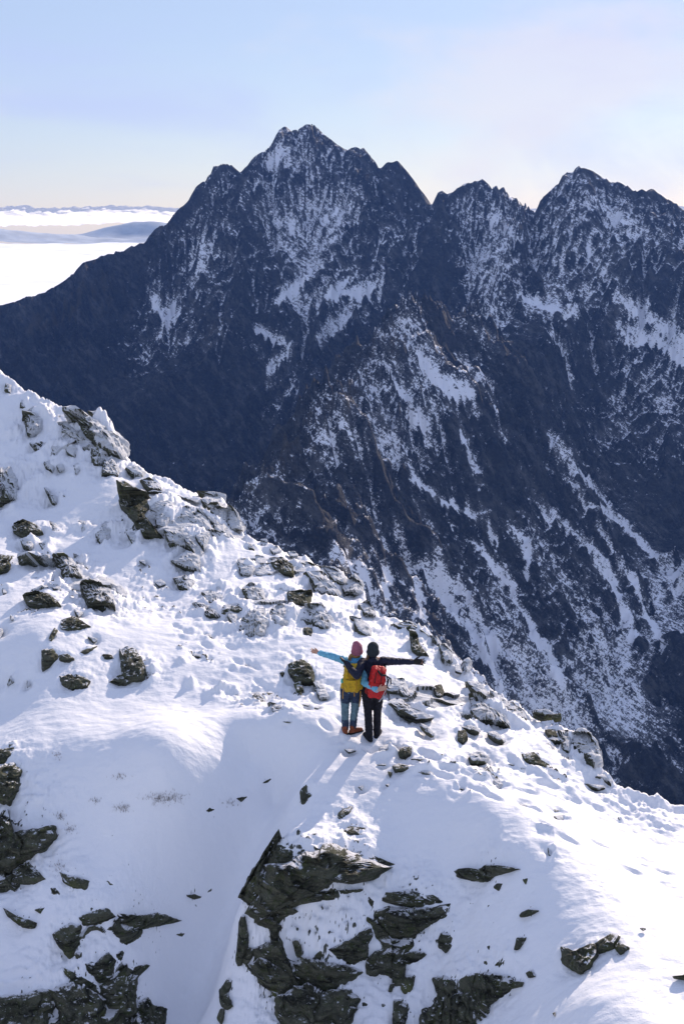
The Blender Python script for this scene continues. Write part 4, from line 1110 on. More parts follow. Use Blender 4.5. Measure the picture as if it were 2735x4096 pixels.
rk(D8, '1120,1420 1200,1380 1240,1390 1200,1430 1130,1445', 'b', .3); rk(D8, '950,1820 1030,1800 1030,1840 960,1845', 'b', .3); rk(D8, '1100,1830 1125,1815 1128,1845 1105,1848', 'b', .3)
rk(D6, '270,1470 330,1455 335,1500 310,1590 265,1590', 'b', .35, 'rock', 'dark rock stub beside the wide broken outcrop at the crag foot')
rk(D6, '445,1370 500,1355 550,1380 555,1430 500,1500 460,1490 470,1440', 'b', .35, 'rock', 'pointed top piece of the wide broken outcrop at the crag foot')
rk(D6, '460,1490 550,1440 620,1440 650,1490 590,1600 390,1600 410,1510', 'b', .35, 'rock', 'main mass of the wide broken outcrop at the crag foot')
rk(D6, '620,1440 640,1350 690,1345 780,1360 770,1415 700,1470 640,1490', 'b', .35, 'rock', 'sunward block of the wide broken outcrop at the crag foot'); rk(D6, '770,1375 850,1380 840,1400 770,1412', 'b', .3)
rk(D6, '550,885 580,870 650,880 690,860 840,872 740,905 690,930 620,925 560,910', 'b', .42, 'rock_slab', 'flat dark slab alone high in the shaded snow of the crag')
rk(D6, '720,935 760,940 740,975 715,960', 'b', .4); rk(D6, '840,915 870,915 860,945', 'b', .4); rk(D6, '580,1020 640,1030 620,1042', 'b', .3); rk(D6, '660,1030 720,1035 690,1050', 'b', .3); rk(D6, '830,1075 870,1055 920,1060 880,1080 835,1090', 'b', .4)
rk(D6, '470,1190 485,1160 540,1165 530,1220 500,1245 470,1220', 'b', .4, 'rock', 'small blocky rock in the snow beside the banded rock block'); rk(D6, '820,1180 865,1180 830,1230 805,1240', 'b', .4); rk(D6, '510,1133 548,1133 530,1150', 'b', .4)
rk(D6, '1025,1230 1090,1255 1170,1215 1180,1255 1140,1310 1100,1335 1030,1295', 'b', .5, 'rock', 'dark overhung rock under a rounded snow lip on the sunny side'); rk(D6, '1170,1215 1240,1165 1280,1180 1250,1225 1185,1250', 'b', .45, 'rock', 'thin dark rock ridge running up from the overhung rock'); rk(D6, '1250,1220 1275,1205 1325,1225 1280,1250', 'b', .4)
rk(D6, '710,1290 770,1280 760,1310 720,1310', 'b', .3); rk(D6, '860,1340 890,1325 902,1355 870,1360', 'b', .3); rk(D6, '1520,1355 1600,1345 1600,1365', 'b', .3); rk(D6, '665,1290 695,1280 690,1305 672,1308', 'b', .3); rk(D6, '685,1220 700,1215 698,1245', 'b', .3); rk(D6, '705,1115 722,1118 712,1132', 'b', .3); rk(D6, '630,1255 650,1245 648,1265', 'b', .25)
rk(D6, '980,1520 990,1515 988,1535', 'b', .3); rk(D6, '210,1480 232,1475 228,1495', 'b', .3); rk(D6, '110,1480 165,1465 160,1490', 'b', .25); rk(D6, '1370,1138 1400,1140 1385,1146', 'b', .2)
rk(D5, '985,1420 1020,1370 1040,1390 1020,1430 1040,1480 1010,1500 990,1480', 'b', .35, 'rock', 'small ragged rock on the snow rib below the crag'); rk(D5, '985,1500 1005,1500 990,1570 972,1545', 'b', .35)
# --- shaded bowl on the left
rk(D5, '-30,340 70,330 60,370 20,400 -30,395', 'b', .45, 'rock', 'dark rock with a snow brim at the upper edge of the shaded bowl'); rk(D5, '30,310 60,308 70,330 40,332', 'b', .4)
rk(D5, '-30,430 60,405 95,430 80,520 45,580 -30,560', 'b', .5, 'boulder', 'big brown-black boulder at the edge of the shaded bowl')
rk(D5, '15,640 45,625 45,730 100,710 235,695 240,740 180,800 100,840 40,880 -30,890 -30,740', 'b', .42, 'rock', 'large dark rock face at the bowl edge with snow draped over it')
rk(D5, '60,880 130,845 200,920 150,940 60,930', 'b', .3, 'rock', 'rough black rubble rock just below the large dark rock face'); rk(D5, '-30,920 60,900 40,945 -30,960', 'b', .35)
rk(D5, '270,890 310,900 400,930 380,970 330,955 285,930', 'b', .38, 'rock', 'black crescent-shaped rock in the upper part of the shaded bowl')
rk(D5, '10,1035 70,1085 160,1110 150,1140 100,1130 40,1090', 'b', .35, 'rock', 'slanting black rock strip low in the shaded bowl')
rk(D5, '355,1090 430,1055 490,1050 510,1090 450,1115 380,1125', 'b', .35, 'rock', 'uphill half of the long dark ledge across the shaded bowl'); rk(D5, '530,1070 620,1085 700,1070 800,1105 720,1125 600,1145 545,1110', 'b', .35, 'rock', 'longer pointed half of the dark ledge across the shaded bowl')
rk(D5, '240,1170 310,1120 360,1130 350,1190 330,1250 310,1270 270,1220', 'b', .35, 'rock', 'dark rock hanging like a tooth below the long ledge'); rk(D5, '250,1300 330,1340 420,1390 440,1430 330,1385', 'b', .3, 'rock', 'narrow slanting dark rock low in the bowl')
rk(D5, '490,1490 460,1410 520,1350 610,1360 600,1440 600,1520 560,1530', 'b', .36, 'rock', 'rounded dark rock at the bottom of the bowl'); rk(D5, '520,1330 610,1310 675,1300 610,1365', 'b', .3); rk(D5, '400,1330 480,1250 520,1290 500,1350 450,1380', 'b', .32, 'rock', 'rough dark knob above the rounded rock at the bottom of the bowl')
rk(D5, '-30,1450 100,1450 170,1420 230,1430 230,1500 180,1600 -30,1600', 'b', .32, 'rock', 'low dark outcrop at the foot of the shaded bowl'); rk(D5, '230,1430 320,1390 400,1420 460,1480 450,1600 280,1600 270,1510', 'b', .32, 'rock', 'dark lichen-flecked outcrop beside the snow hole at the foot of the bowl')
rk(D5, '610,1480 660,1460 680,1490 740,1510 720,1600 610,1600', 'b', .35, 'rock', 'dark broken rock at the mouth of the snow gully'); rk(D5, '450,910 545,958 490,945', 'b', .3); rk(D5, '820,990 870,985 915,1000 870,1010', 'b', .4); rk(D5, '920,985 955,945 945,975', 'b', .3)
rk(D5, '900,620 940,595 975,605 930,620', 'b', .35); rk(D5, '1055,555 1115,545 1080,572', 'b', .4); rk(D5, '215,955 260,960 270,990 235,985', 'b', .3); rk(D5, '550,870 570,840 582,850', 'b', .3); rk(D5, '780,1165 830,1160 815,1177', 'b', .3); rk(D5, '680,990 725,988 710,1000', 'b', .3); rk(D5, '1165,490 1225,460 1200,485', 'b', .25)
rk(D5, '480,715 510,735 495,740', 'b', .25); rk(D5, '410,760 440,765 430,772', 'b', .25); rk(D5, '150,1055 200,1045 180,1072', 'b', .25); rk(D5, '240,720 262,700 250,760', 'b', .25); rk(D5, '280,690 320,695 300,710', 'b', .2); rk(D5, '545,460 580,462 570,475', 'b', .2); rk(D5, '160,880 205,915 190,925', 'b', .25)

core = sstep(37, 36, RF)
crestm = np.exp(-((RF - rcr[None]) / 0.8) ** 2)
tramp = zone([(200, 640, .7), (230, 665, .6), (260, 690, .8), (300, 690, .8), (330, 705, .7), (300, 660, .5), (355, 735, .5), (390, 745, .6), (420, 750, .6), (460, 765, .6), (500, 775, .6), (540, 790, .6), (580, 800, .7), (620, 815, .7), (660, 830, .8), (640, 860, .6), (670, 880, .6), (600, 870, .3), (480, 745, .4), (170, 620, .6), (680, 850, .9)])
rub = zone([(150, 590, .5), (165, 610, .5), (140, 570, .4), (270, 700, .35), (250, 705, .3), (300, 695, .3), (190, 650, .3), (210, 660, .3), (440, 765, .35), (490, 775, .35), (470, 790, .25), (560, 780, .3), (80, 590, .4), (45, 560, .4), (30, 610, .35)])
drift = fbm2(TX / 1.6, TY / 2.2, 3, 300) * 0.045 + fbm2(TX / 5, TY / 5, 2, 305) * 0.09
rip = fbm2(TX / 0.34, TY / 0.2, 3, 310) * 0.010
rough_m = sstep(0.1, 1.0, fbm2(TX / 1.2, TY / 1.2, 4, 315) * 0.6 + tramp * 0.75)
lumps = (np.abs(fbm2(TX / 0.45, TY / 0.34, 4, 320, 0.5)) - 0.25) * 0.055
crumb = (ridged2(TX / 0.55, TY / 0.40, 4, 330) - 0.8) * 0.03
TZ = TZ + (drift + rip + rough_m * (lumps + 0.6 * crumb) + crestm * (fbm2(TX / 0.5, TY / 0.5, 4, 335) * 0.12 + np.abs(fbm2(TX / 0.16, TY / 0.16, 2, 338)) * 0.05) - crestm * 0.05) * core
rr_n = ridged2(TX / 0.42 + TY * 0.4, TY / 0.30, 4, 340) - 0.95
rockm = np.clip(rub * 1.1 - 0.15, 0, 1) * np.clip(rr_n * 1.5, 0, 1)
TZ += rockm * 0.10 * core
rock_a = np.clip(rockm * 1.9, 0, 0.80) + np.clip(rough_m * (np.abs(fbm2(TX / 0.22, TY / 0.10, 3, 345)) - 0.62) * 1.1, 0, 0.35)
rock_a = np.where(RF > 36.8, 0.5 + 0.8 * (fbm2(TX / 6, TY / 6, 4, 347)), rock_a)
rock_a *= 1.0

# snow banks up behind every rock, is scoured in front of it, and the ground around is broken
PRX = np.zeros_like(TX)
for i, (poly, mt, tf, name, label, back) in enumerate(ROCKS):
    if mt in 'kp': continue
    A, cc = poly_area(poly); spx = math.sqrt(A); cy = cc[1]
    for _ in range(60):
        az_, r_, ok_ = polar_hit(np.array([cc[0]]), np.array([cy]), azf, rf, ZB)
        if ok_[0] and r_[0] < 36.5: break
        cy += 2.0
    qx, qy = r_[0] * math.sin(az_[0]), r_[0] * math.cos(az_[0])
    s_ = spx * math.hypot(r_[0], 8.0) / FPX
    ux, uy = math.sin(az_[0]), math.cos(az_[0])
    i0, i1 = np.searchsorted(rf, [r_[0] - 3.2 * s_, r_[0] + 3.2 * s_]); da = 3.2 * s_ / r_[0]
    j0, j1 = np.searchsorted(azf, [az_[0] - da, az_[0] + da])
    sl = (slice(i0, i1), slice(j0, j1)); X_, Y_ = TX[sl], TY[sl]
    cl = core[sl]
    def gz_(dx, dy, sg):
        return np.exp(-((X_ - qx - dx) ** 2 + (Y_ - qy - dy) ** 2) / (sg * s_) ** 2)
    rx, ry = uy, -ux
    hgt = {'b': 0.16, 'c': 0.30, 'r': 0.34}[mt]
    mound = hgt * s_ * gz_(s_ * (.40 * rx + .45 * ux), s_ * (.40 * ry + .45 * uy), .62)
    scoop = -0.16 * s_ * gz_(-s_ * (.35 * rx + .45 * ux), -s_ * (.35 * ry + .45 * uy), .50)
    near = gz_(0, 0, 1.25)
    k_s = max(0.16, 0.42 * s_)
    Zb_ = ZB[sl]; st_ = (X_ * .30 - Y_ * .30 + Zb_ * .9)
    brk = (ridged2(X_ / k_s + i, (Y_ * .5 + Zb_ * .9) / (k_s * .55), 4, 350 + i % 7, 0.55) - 0.85)
    if mt != 'b': PRX[sl] = np.maximum(PRX[sl], gz_(0, 0, 1.7))
    TZ[sl] += (mound + scoop + near * brk * min(0.12, 0.16 * s_) * (0.45 if mt == 'b' else 1.0)) * cl
    amt = {'b': 0.98, 'c': 0.66, 'r': 0.55}[mt]
    rock_a[sl] = np.maximum(rock_a[sl], np.clip(gz_(0, 0, 1.0) * 1.1, 0, 1) * np.clip(0.22 + brk * 0.75, 0, 1) * amt * 1.15)
TZ += PRX * core * ((ridged2(TX / 1.0, TY / 1.2 , 4, 360, 0.5) - 0.80) * 0.17 + fbm2(TX / 0.3, TY / 0.3, 3, 366) * 0.035)

# boot prints along the path to the hikers and on past them
rs = np.random.RandomState(4)
for line in ([(150, 600), (190, 632), (240, 662), (290, 692), (330, 716), (350, 733)], [(376, 748), (410, 757), (450, 766), (520, 785), (600, 806), (683, 832)], [(376, 744), (400, 752), (440, 772), (500, 800), (580, 840), (683, 880)]):
    w_ = world_pts(line)
    for a_, b_ in zip(w_[:-1], w_[1:]):
        L_ = np.hypot(*(b_ - a_)); n_ = max(2, int(L_ / 0.36)); d_ = (b_ - a_) / (L_ + 1e-9); s_ = np.array([-d_[1], d_[0]])
        for k_i in range(n_):
            q_ = a_ + (b_ - a_) * (k_i / n_) + s_ * (0.13 if k_i % 2 else -0.13) + rs.normal(0, .07, 2)
            r_ = math.hypot(q_[0], q_[1]); az_ = math.atan2(q_[0], q_[1])
            i0, i1 = np.searchsorted(rf, [r_ - .4, r_ + .4]); j0, j1 = np.searchsorted(azf, [az_ - .4 / r_, az_ + .4 / r_])
            sl = (slice(i0, i1), slice(j0, j1))
            U_ = (TX[sl] - q_[0]) * d_[0] + (TY[sl] - q_[1]) * d_[1]; V_ = (TX[sl] - q_[0]) * s_[0] + (TY[sl] - q_[1]) * s_[1]
            e_ = (U_ / .17) ** 2 + (V_ / .075) ** 2
            TZ[sl] += -0.05 * np.exp(-e_ ** 2) + 0.003 * np.exp(-(np.sqrt(e_) - 1.35) ** 2 / .08)

M_SNOW = mat_snow()
me = mesh_from('snow_ridge', np.stack([TX, TY, TZ], -1).reshape(-1, 3), grid_faces(*TX.shape), True, {'rock': rock_a})
RIDGE = link('snow_ridge', me, M_SNOW, kind='structure', label='snow covered mountain ridge with rocks poking through')

def ground_z(x, y):
    az = np.arctan2(x, y); r = np.hypot(x, y)
    fa = np.interp(az, azf, np.arange(len(azf))); fr = np.interp(r, rf, np.arange(len(rf)))
    return bil(TZ, fa, fr)

for i, (poly, mt, tf, name, label, back) in enumerate(ROCKS):
    me, Q0, spx = rock_mesh(name, poly, tf, 11 + i * 7, back, {'k': -0.03, 'p': -0.06}.get(mt))
    o = link(name, me, MATS[mt])
    o.location = Q0
    if label:
        o['label'] = label; o['category'] = 'boulder' if name == 'boulder' else 'rock'
        o['group'] = 'rocks sticking out of the snowy ridge'
    else:
        o.parent = RIDGE
# frosted grass tufts showing through the snow of the bowl
rs = np.random.RandomState(9)
gv, gf = [], []
for (px, py, w_, h_, n_) in ((165, 801, 20, 6, 260), (122, 810, 8, 4, 90), (58, 756, 4, 4, 30), (60, 820, 6, 4, 50), (70, 832, 6, 4, 40), (95, 802, 5, 3, 30), (120, 778, 10, 3, 40), (230, 806, 8, 4, 40), (108, 962, 6, 6, 40), (60, 870, 8, 8, 60)):
    ax, ay = px + rs.normal(0, w_ * .5, n_), py + rs.normal(0, h_ * .5, n_)
    az_, r_, ok_ = polar_hit(ax, ay, azf, rf, ZB)
    for a_, q_ in zip(az_[ok_], r_[ok_]):
        x_, y_ = q_ * math.sin(a_), q_ * math.cos(a_)
        z_ = float(ground_z(np.array([x_]), np.array([y_]))[0])
        L = rs.uniform(.025, .075); an = rs.uniform(0, 6.28); le = rs.uniform(0, .04)
        b_ = np.array([x_, y_, z_ - .01]); t_ = b_ + np.array([le * math.cos(an), le * math.sin(an) - .01, L]); sd = np.array([math.sin(an), -math.cos(an), 0]) * .004
        k_ = len(gv); gv += [b_ - sd, b_ + sd, t_]; gf.append((k_, k_ + 1, k_ + 2))
me = mesh_from('frosted_grass', np.array(gv), np.array(gf), False)
link('frosted_grass', me, mat_plain('frosted_dead_grass', (0.16, 0.12, 0.09), 0.9, 0.1), kind='stuff', label='frosted brown grass tufts showing through the shaded snow')
print('TRIS', sum(len(o.data.loops) - 2 * len(o.data.polygons) for o in COL.objects if o.type == 'MESH'))

# ------------------------------------------------------------------ the two hikers
import bmesh

def capsule(bm, a, b, ra, rb, seg=14):
    a, b = Vector(a), Vector(b)
    d = b - a; L = d.length
    q = d.to_track_quat('Z', 'Y') if L > 1e-6 else Vector((0, 0, 1)).to_track_quat('Z', 'Y')
    rings = []
    prof = []
    for i in range(5):
        t = -math.pi / 2 + i * math.pi / 8
        prof.append((ra * math.sin(t), ra * math.cos(t)))
    prof.append((0.0, ra)); prof.append((L, rb))
    for i in range(1, 5):
        t = i * math.pi / 8
        prof.append((L + rb * math.sin(t), rb * math.cos(t)))
    for z, r in prof:
        rings.append([bm.verts.new(a + q @ Vector((max(r, 1e-4) * math.cos(k * 2 * math.pi / seg), max(r, 1e-4) * math.sin(k * 2 * math.pi / seg), z))) for k in range(seg)])
    for r0, r1 in zip(rings[:-1], rings[1:]):
        for k in range(seg):
            bm.faces.new((r0[k], r0[(k + 1) % seg], r1[(k + 1) % seg], r1[k]))
    bm.faces.new(rings[0][::-1]); bm.faces.new(rings[-1])

def ellip(bm, c, r, rot=None):
    m = bmesh.ops.create_icosphere(bm, subdivisions=3, radius=1.0)
    for v in m['verts']:
        p = Vector((v.co.x * r[0], v.co.y * r[1], v.co.z * r[2]))
        if rot is not None:
            p.rotate(rot)
        v.co = p + Vector(c)

def box(bm, c, s, rot=None, taper=1.0):
    m = bmesh.ops.create_cube(bm, size=1.0)
    for v in m['verts']:
        k = taper if v.co.z > 0 else 1.0
        p = Vector((v.co.x * s[0] * k, v.co.y * s[1] * k, v.co.z * s[2]))
        if rot is not None:
            p.rotate(rot)
        v.co = p + Vector(c)

def chain(bm, pts):
    for (a, ra), (b, rb) in zip(pts[:-1], pts[1:]):
        capsule(bm, a, b, ra, rb)

def melt(name, build, mat, voxel=0.010, smooth=6, wrinkle=0.0, wscale=14.0, cut=None, seed=1):
    """several solids melted into one continuous skin"""
    bm = bmesh.new(); build(bm)
    me = bpy.data.meshes.new(name + '_raw'); bm.to_mesh(me); bm.free()
    o = bpy.data.objects.new('tmp', me); COL.objects.link(o)
    r = o.modifiers.new('r', 'REMESH'); r.mode = 'VOXEL'; r.voxel_size = voxel
    if smooth:
        s = o.modifiers.new('s', 'SMOOTH'); s.factor = 0.5; s.iterations = smooth
    dg = bpy.context.evaluated_depsgraph_get()
    out = bpy.data.meshes.new_from_object(o.evaluated_get(dg))
    bpy.data.objects.remove(o); bpy.data.meshes.remove(me)
    out.name = name
    n = len(out.vertices)
    co = np.empty(n * 3, np.float32); out.vertices.foreach_get('co', co); co = co.reshape(-1, 3).astype(float)
    if wrinkle:
        no = np.empty(n * 3, np.float32); out.vertices.foreach_get('normal', no); no = no.reshape(-1, 3)
        w = np.abs(noise3(co[:, 0] * wscale, co[:, 1] * wscale, co[:, 2] * wscale * 1.7, seed)) + 0.5 * noise3(co[:, 0] * wscale * 2.3, co[:, 1] * wscale * 2.3, co[:, 2] * wscale * 3, seed + 1)
        co = co + no * ((w - 0.25) * wrinkle)[:, None]
        out.vertices.foreach_set('co', co.astype(np.float32).ravel())
    out.polygons.foreach_set('use_smooth', np.ones(len(out.polygons), bool))
    out.materials.clear(); out.materials.append(mat)
    out.update()
    return out

def hand(bm, wrist, direction, up, s=1.0, spread=0.35, curl=0.0, thumb_side=1):
    d = Vector(direction).normalized(); u = Vector(up); u = (u - d * u.dot(d)).normalized(); side = d.cross(u)
    w = Vector(wrist)
    chain(bm, [(w - d * 0.03, 0.026 * s), (w + d * 0.03 * s, 0.026 * s)])
    for k in (-1, 0, 1):
        capsule(bm, w + d * 0.01 + u * k * 0.018 * s, w + d * 0.075 * s + u * k * 0.026 * s, 0.017 * s, 0.016 * s)
    for k, L in zip((-1.5, -0.5, 0.5, 1.5), (0.058, 0.074, 0.080, 0.070)):
        b = w + d * 0.075 * s + u * k * 0.019 * s
        dd = (d + u * k * spread * 0.28 + side * curl * 0.35).normalized()
        m = b + dd * L * 0.55 * s
        dd2 = (dd + side * (curl + 0.12)).normalized()
        chain(bm, [(b, 0.0105 * s), (m, 0.0098 * s), (m + dd2 * L * 0.5 * s, 0.0082 * s)])
    b = w + d * 0.02 * s + u * thumb_side * 0.026 * s
    dd = (d * 0.7 + u * thumb_side * 0.75 + side * 0.1).normalized()
    chain(bm, [(b, 0.014 * s), (b + dd * 0.04 * s, 0.012 * s), (b + dd * 0.04 * s + (d * 0.9 + u * thumb_side * 0.45).normalized() * 0.035 * s, 0.009 * s)])

def face(bm, c, s, fwd):
    c = Vector(c); f = Vector(fwd).normalized(); side = Vector((0, 0, 1)).cross(f).normalized(); u = Vector((0, 0, 1))
    ellip(bm, c, (0.074 * s, 0.094 * s, 0.112 * s))
    ellip(bm, c + f * 0.035 * s - u * 0.055 * s, (0.052 * s, 0.055 * s, 0.058 * s))
    capsule(bm, c + f * 0.092 * s + u * 0.012 * s, c + f * 0.112 * s - u * 0.022 * s, 0.010 * s, 0.014 * s)      # nose
    for k in (-1, 1):
        ellip(bm, c + side * k * 0.076 * s - u * 0.01 * s, (0.012 * s, 0.022 * s, 0.032 * s))                      # ears
        ellip(bm, c + f * 0.088 * s + side * k * 0.032 * s + u * 0.016 * s, (0.016 * s, 0.010 * s, 0.012 * s))      # brow and eye
    capsule(bm, c + f * 0.088 * s - u * 0.052 * s - side * 0.018 * s, c + f * 0.088 * s - u * 0.052 * s + side * 0.018 * s, 0.009 * s, 0.009 * s)

M_SKIN = mat_plain('skin', (0.48, 0.27, 0.19), 0.55, 0.35, 30.0, 0.12)
M_BLUE = mat_plain('light_blue_shell', (0.15, 0.42, 0.58), 0.6, 0.3, 22.0, 0.14, 0.004)
M_HOOD = mat_plain('bright_blue_fleece', (0.12, 0.40, 0.68), 0.8, 0.2, 40.0, 0.15, 0.004)
M_NAVY = mat_plain('navy_softshell', (0.030, 0.045, 0.085), 0.75, 0.2, 25.0, 0.25, 0.004)
M_TEAL = mat_plain('grey_teal_trousers', (0.11, 0.18, 0.22), 0.8, 0.2, 25.0, 0.2, 0.004)
M_BLACK = mat_plain('black_softshell', (0.008, 0.009, 0.015), 0.75, 0.2, 25.0, 0.3, 0.004)
M_DNAVY = mat_plain('dark_navy_shell', (0.012, 0.015, 0.035), 0.7, 0.25, 25.0, 0.25, 0.004)
M_PINK = mat_plain('mauve_knit', (0.33, 0.12, 0.17), 0.9, 0.1, 90.0, 0.3, 0.006)
M_GREY = mat_plain('charcoal_knit', (0.028, 0.036, 0.044), 0.9, 0.1, 90.0, 0.3, 0.006)
M_BLOND = mat_plain('blond_hair', (0.30, 0.17, 0.06), 0.6, 0.4, 60.0, 0.4, 0.004)
M_BROWN = mat_plain('brown_hair', (0.14, 0.085, 0.04), 0.6, 0.4, 60.0, 0.4, 0.004)
M_ORANGE = mat_plain('orange_brown_leather', (0.19, 0.048, 0.018), 0.7, 0.3, 40.0, 0.4, 0.004)
M_SOLE = mat_plain('black_rubber', (0.012, 0.012, 0.013), 0.7, 0.3)
M_YELLOW = mat_plain('mustard_nylon', (0.46, 0.29, 0.012), 0.65, 0.3, 18.0, 0.22, 0.006)
M_OCHRE = mat_plain('ochre_webbing', (0.40, 0.21, 0.02), 0.7, 0.3)
M_DKYEL = mat_plain('olive_nylon', (0.11, 0.080, 0.010), 0.7, 0.3, 18.0, 0.22)
M_RED = mat_plain('red_nylon', (0.47, 0.013, 0.013), 0.6, 0.35, 18.0, 0.18, 0.006)
M_DRED = mat_plain('dark_red_nylon', (0.22, 0.010, 0.008), 0.65, 0.3, 18.0, 0.2)
M_STRAP = mat_plain('black_webbing', (0.010, 0.010, 0.011), 0.7, 0.3)
M_TURQ = mat_plain('turquoise_cap', (0.02, 0.36, 0.34), 0.5, 0.4)
M_PALE = mat_plain('pale_grey_webbing', (0.45, 0.45, 0.47), 0.6, 0.3)

man_p = at(371.5, 738.5, 17.9); man_x, man_y = float(man_p[0]), 17.9
gz = lambda x, y: float(ground_z(np.array([x]), np.array([y]))[0])
# walk the man along his view ray until his boots meet the snow
for Yt in np.arange(15.5, 20.5, 0.02):
    p = at(371.5, 738.5, Yt)
    if p[2] <= gz(p[0], p[1]):
        man_x, man_y = float(p[0]), float(p[1]); break
man_z = gz(man_x, man_y) - 0.015
wo_x, wo_y = man_x - 0.375, man_y + 0.13
wo_z = gz(wo_x, wo_y) - 0.015

def leg(hip, knee, ank, rh, rk_, ra):
    return [(hip, rh), (tuple((h * .5 + k * .5) for h, k in zip(hip, knee)), rh * .8 + rk_ * .2), (knee, rk_), (tuple((h * .6 + k * .4) for h, k in zip(knee, ank)), rk_ * 1.0), (ank, ra)]

# ---- woman
WJ = dict(head=(.115, .01, 1.515), neck=(.10, 0, 1.36), chest=(.06, 0, 1.20), waist=(.035, 0, 1.00), pel=(.02, 0, .87),
          ls=(-.085, .0, 1.335), le=(-.33, .09, 1.385), lw=(-.525, .17, 1.415), rs=(.225, -.01, 1.315), re=(.235, -.33, 1.075), rw=(.445, -.585, 1.06),
          lh=(-.075, 0, .84), lk=(-.088, .01, .46), la=(-.080, .0, .09), rh=(.105, 0, .84), rk=(.085, .015, .46), ra=(.045, .02, .09))
j = WJ
def w_body(bm):
    face(bm, j['head'], 1.0, (0.15, 1, 0))
    chain(bm, [(j['head'], .05), (j['neck'], .05), (j['chest'], .10)])
    chain(bm, [(j['chest'], .11), (j['waist'], .10), (j['pel'], .12)])
    chain(bm, [(j['neck'], .05), (j['ls'], .05), (j['le'], .037), (j['lw'], .026)])
    chain(bm, [(j['neck'], .05), (j['rs'], .05), (j['re'], .037), (j['rw'], .026)])
    chain(bm, leg(j['lh'], j['lk'], j['la'], .075, .05, .035)); chain(bm, leg(j['rh'], j['rk'], j['ra'], .075, .05, .035))
    capsule(bm, (-.08, -.03, .05), (-.085, .12, .04), .035, .03); capsule(bm, (.045, -.01, .05), (.09, .12, .04), .035, .03)
    hand(bm, (-.535, .175, 1.418), (-.9, .3, .10), (-.1, -.2, 1), 1.0, .9, .05, 1)
    hand(bm, (.455, -.59, 1.062), (.9, .12, .22), (0, .1, 1), 1.0, .5, .12, 1)
woman = link('person', melt('person', w_body, M_SKIN, 0.0085, 2), label='hiker in pink beanie and light blue jacket, one arm stretched out bare-handed', category='person', group='pair of hikers')
woman.location = (wo_x, wo_y, wo_z)
def w_jacket(bm):
    chain(bm, [(j['chest'], .145), ((.045, 0, 1.07), .130), (j['waist'], .130), ((.02, 0, .915), .150)])
    chain(bm, [((.02, 0, 1.26), .10), (j['ls'], .072), ((-.2, .045, 1.358), .062), (j['le'], .058), ((-.43, .13, 1.40), .050), ((-.515, .165, 1.413), .043)])
    chain(bm, [((.11, 0, 1.26), .10), (j['rs'], .072), ((.235, -.17, 1.20), .064), (j['re'], .060), ((.34, -.46, 1.066), .054), ((.435, -.575, 1.06), .045)])
    chain(bm, [((.075, 0, 1.28), .10), (j['neck'], .07)])
link('jacket', melt('jacket', w_jacket, M_BLUE, 0.010, 5, 0.016, 13, seed=3), parent=woman)
def w_snood(bm):
    for k in range(12):
        a = k * math.pi / 6
        p = Vector((.105 + .066 * math.cos(a), .005 + .062 * math.sin(a), 1.385 + .012 * math.cos(a)))
        b = Vector((.105 + .066 * math.cos(a + math.pi / 6), .005 + .062 * math.sin(a + math.pi / 6), 1.385 + .012 * math.cos(a + math.pi / 6)))
        capsule(bm, p, b, .038, .038, 8)
    ellip(bm, (.10, -.07, 1.335), (.10, .045, .05))
link('hood', melt('hood', w_snood, M_HOOD, 0.009, 4, 0.012, 20, seed=5), parent=woman)
def w_trs(bm):
    chain(bm, [((-.03, 0, .83), .115), ((.065, 0, .83), .115)])
    chain(bm, leg(j['lh'], j['lk'], (-.082, 0, .22), .092, .066, .058)); chain(bm, leg(j['rh'], j['rk'], (.052, .02, .22), .092, .066, .058))
link('trousers', melt('trousers', w_trs, M_TEAL, 0.010, 5, 0.014, 15, seed=8), parent=woman)
def w_seat(bm):
    chain(bm, [((-.035, 0, .82), .118), ((.07, 0, .82), .118)])
    chain(bm, [((-.07, 0, .80), .106), ((-.080, .003, .63), .090)]); chain(bm, [((.105, 0, .80), .106), ((.100, .005, .63), .090)])
link('trouser_seat', melt('trouser_seat', w_seat, M_NAVY, 0.010, 5, 0.010, 15, seed=9), parent=woman)
for s_, (kx, ky, ax) in enumerate(((-.085, .005, -.08), (.062, .02, .047))):
    link('gaiter', melt('gaiter', lambda bm: chain(bm, [((kx, ky, .255), .066), ((ax, ky, .10), .060)]), M_NAVY, 0.010, 4, 0.008, 18, seed=12 + s_), parent=woman)
def boot(hx, hy, dx, dy, s=1.0):
    def f(bm):
        n = math.hypot(dx, dy); ux, uy = dx / n, dy / n
        chain(bm, [((hx, hy, .13), .055 * s), ((hx, hy, .06), .052 * s)])
        chain(bm, [((hx - ux * .03, hy - uy * .03, .045), .046 * s), ((hx + ux * .08, hy + uy * .08, .048), .050 * s), ((hx + ux * .165, hy + uy * .165, .038), .040 * s)])
    return f
def sole(hx, hy, dx, dy):
    def f(bm):
        n = math.hypot(dx, dy); ux, uy = dx / n, dy / n
        for t in np.linspace(-.05, .175, 9):
            ellip(bm, (hx + ux * t, hy + uy * t, .012), (.046, .046, .018))
    return f
for (hx, hy, dx, dy) in ((-.085, -.015, -.2, 1), (.045, .0, .95, .55)):
    b = link('boot', melt('boot', boot(hx, hy, dx, dy, .88), M_ORANGE, 0.008, 3, 0.006, 25), parent=woman)
    link('sole', melt('sole', sole(hx, hy, dx, dy), M_SOLE, 0.008, 2), parent=b)
def w_hat(bm):
    c = j['head']
    ellip(bm, (c[0], c[1] - .005, c[2] + .045), (.092, .105, .105))
    ellip(bm, (c[0] - .012, c[1] - .01, c[2] + .11), (.066, .072, .062))
    ellip(bm, (c[0] + .0, c[1] - .045, c[2] + .0), (.090, .070, .085))
hat = link('beanie', melt('beanie', w_hat, M_PINK, 0.008, 4, 0.006, 30), parent=woman)
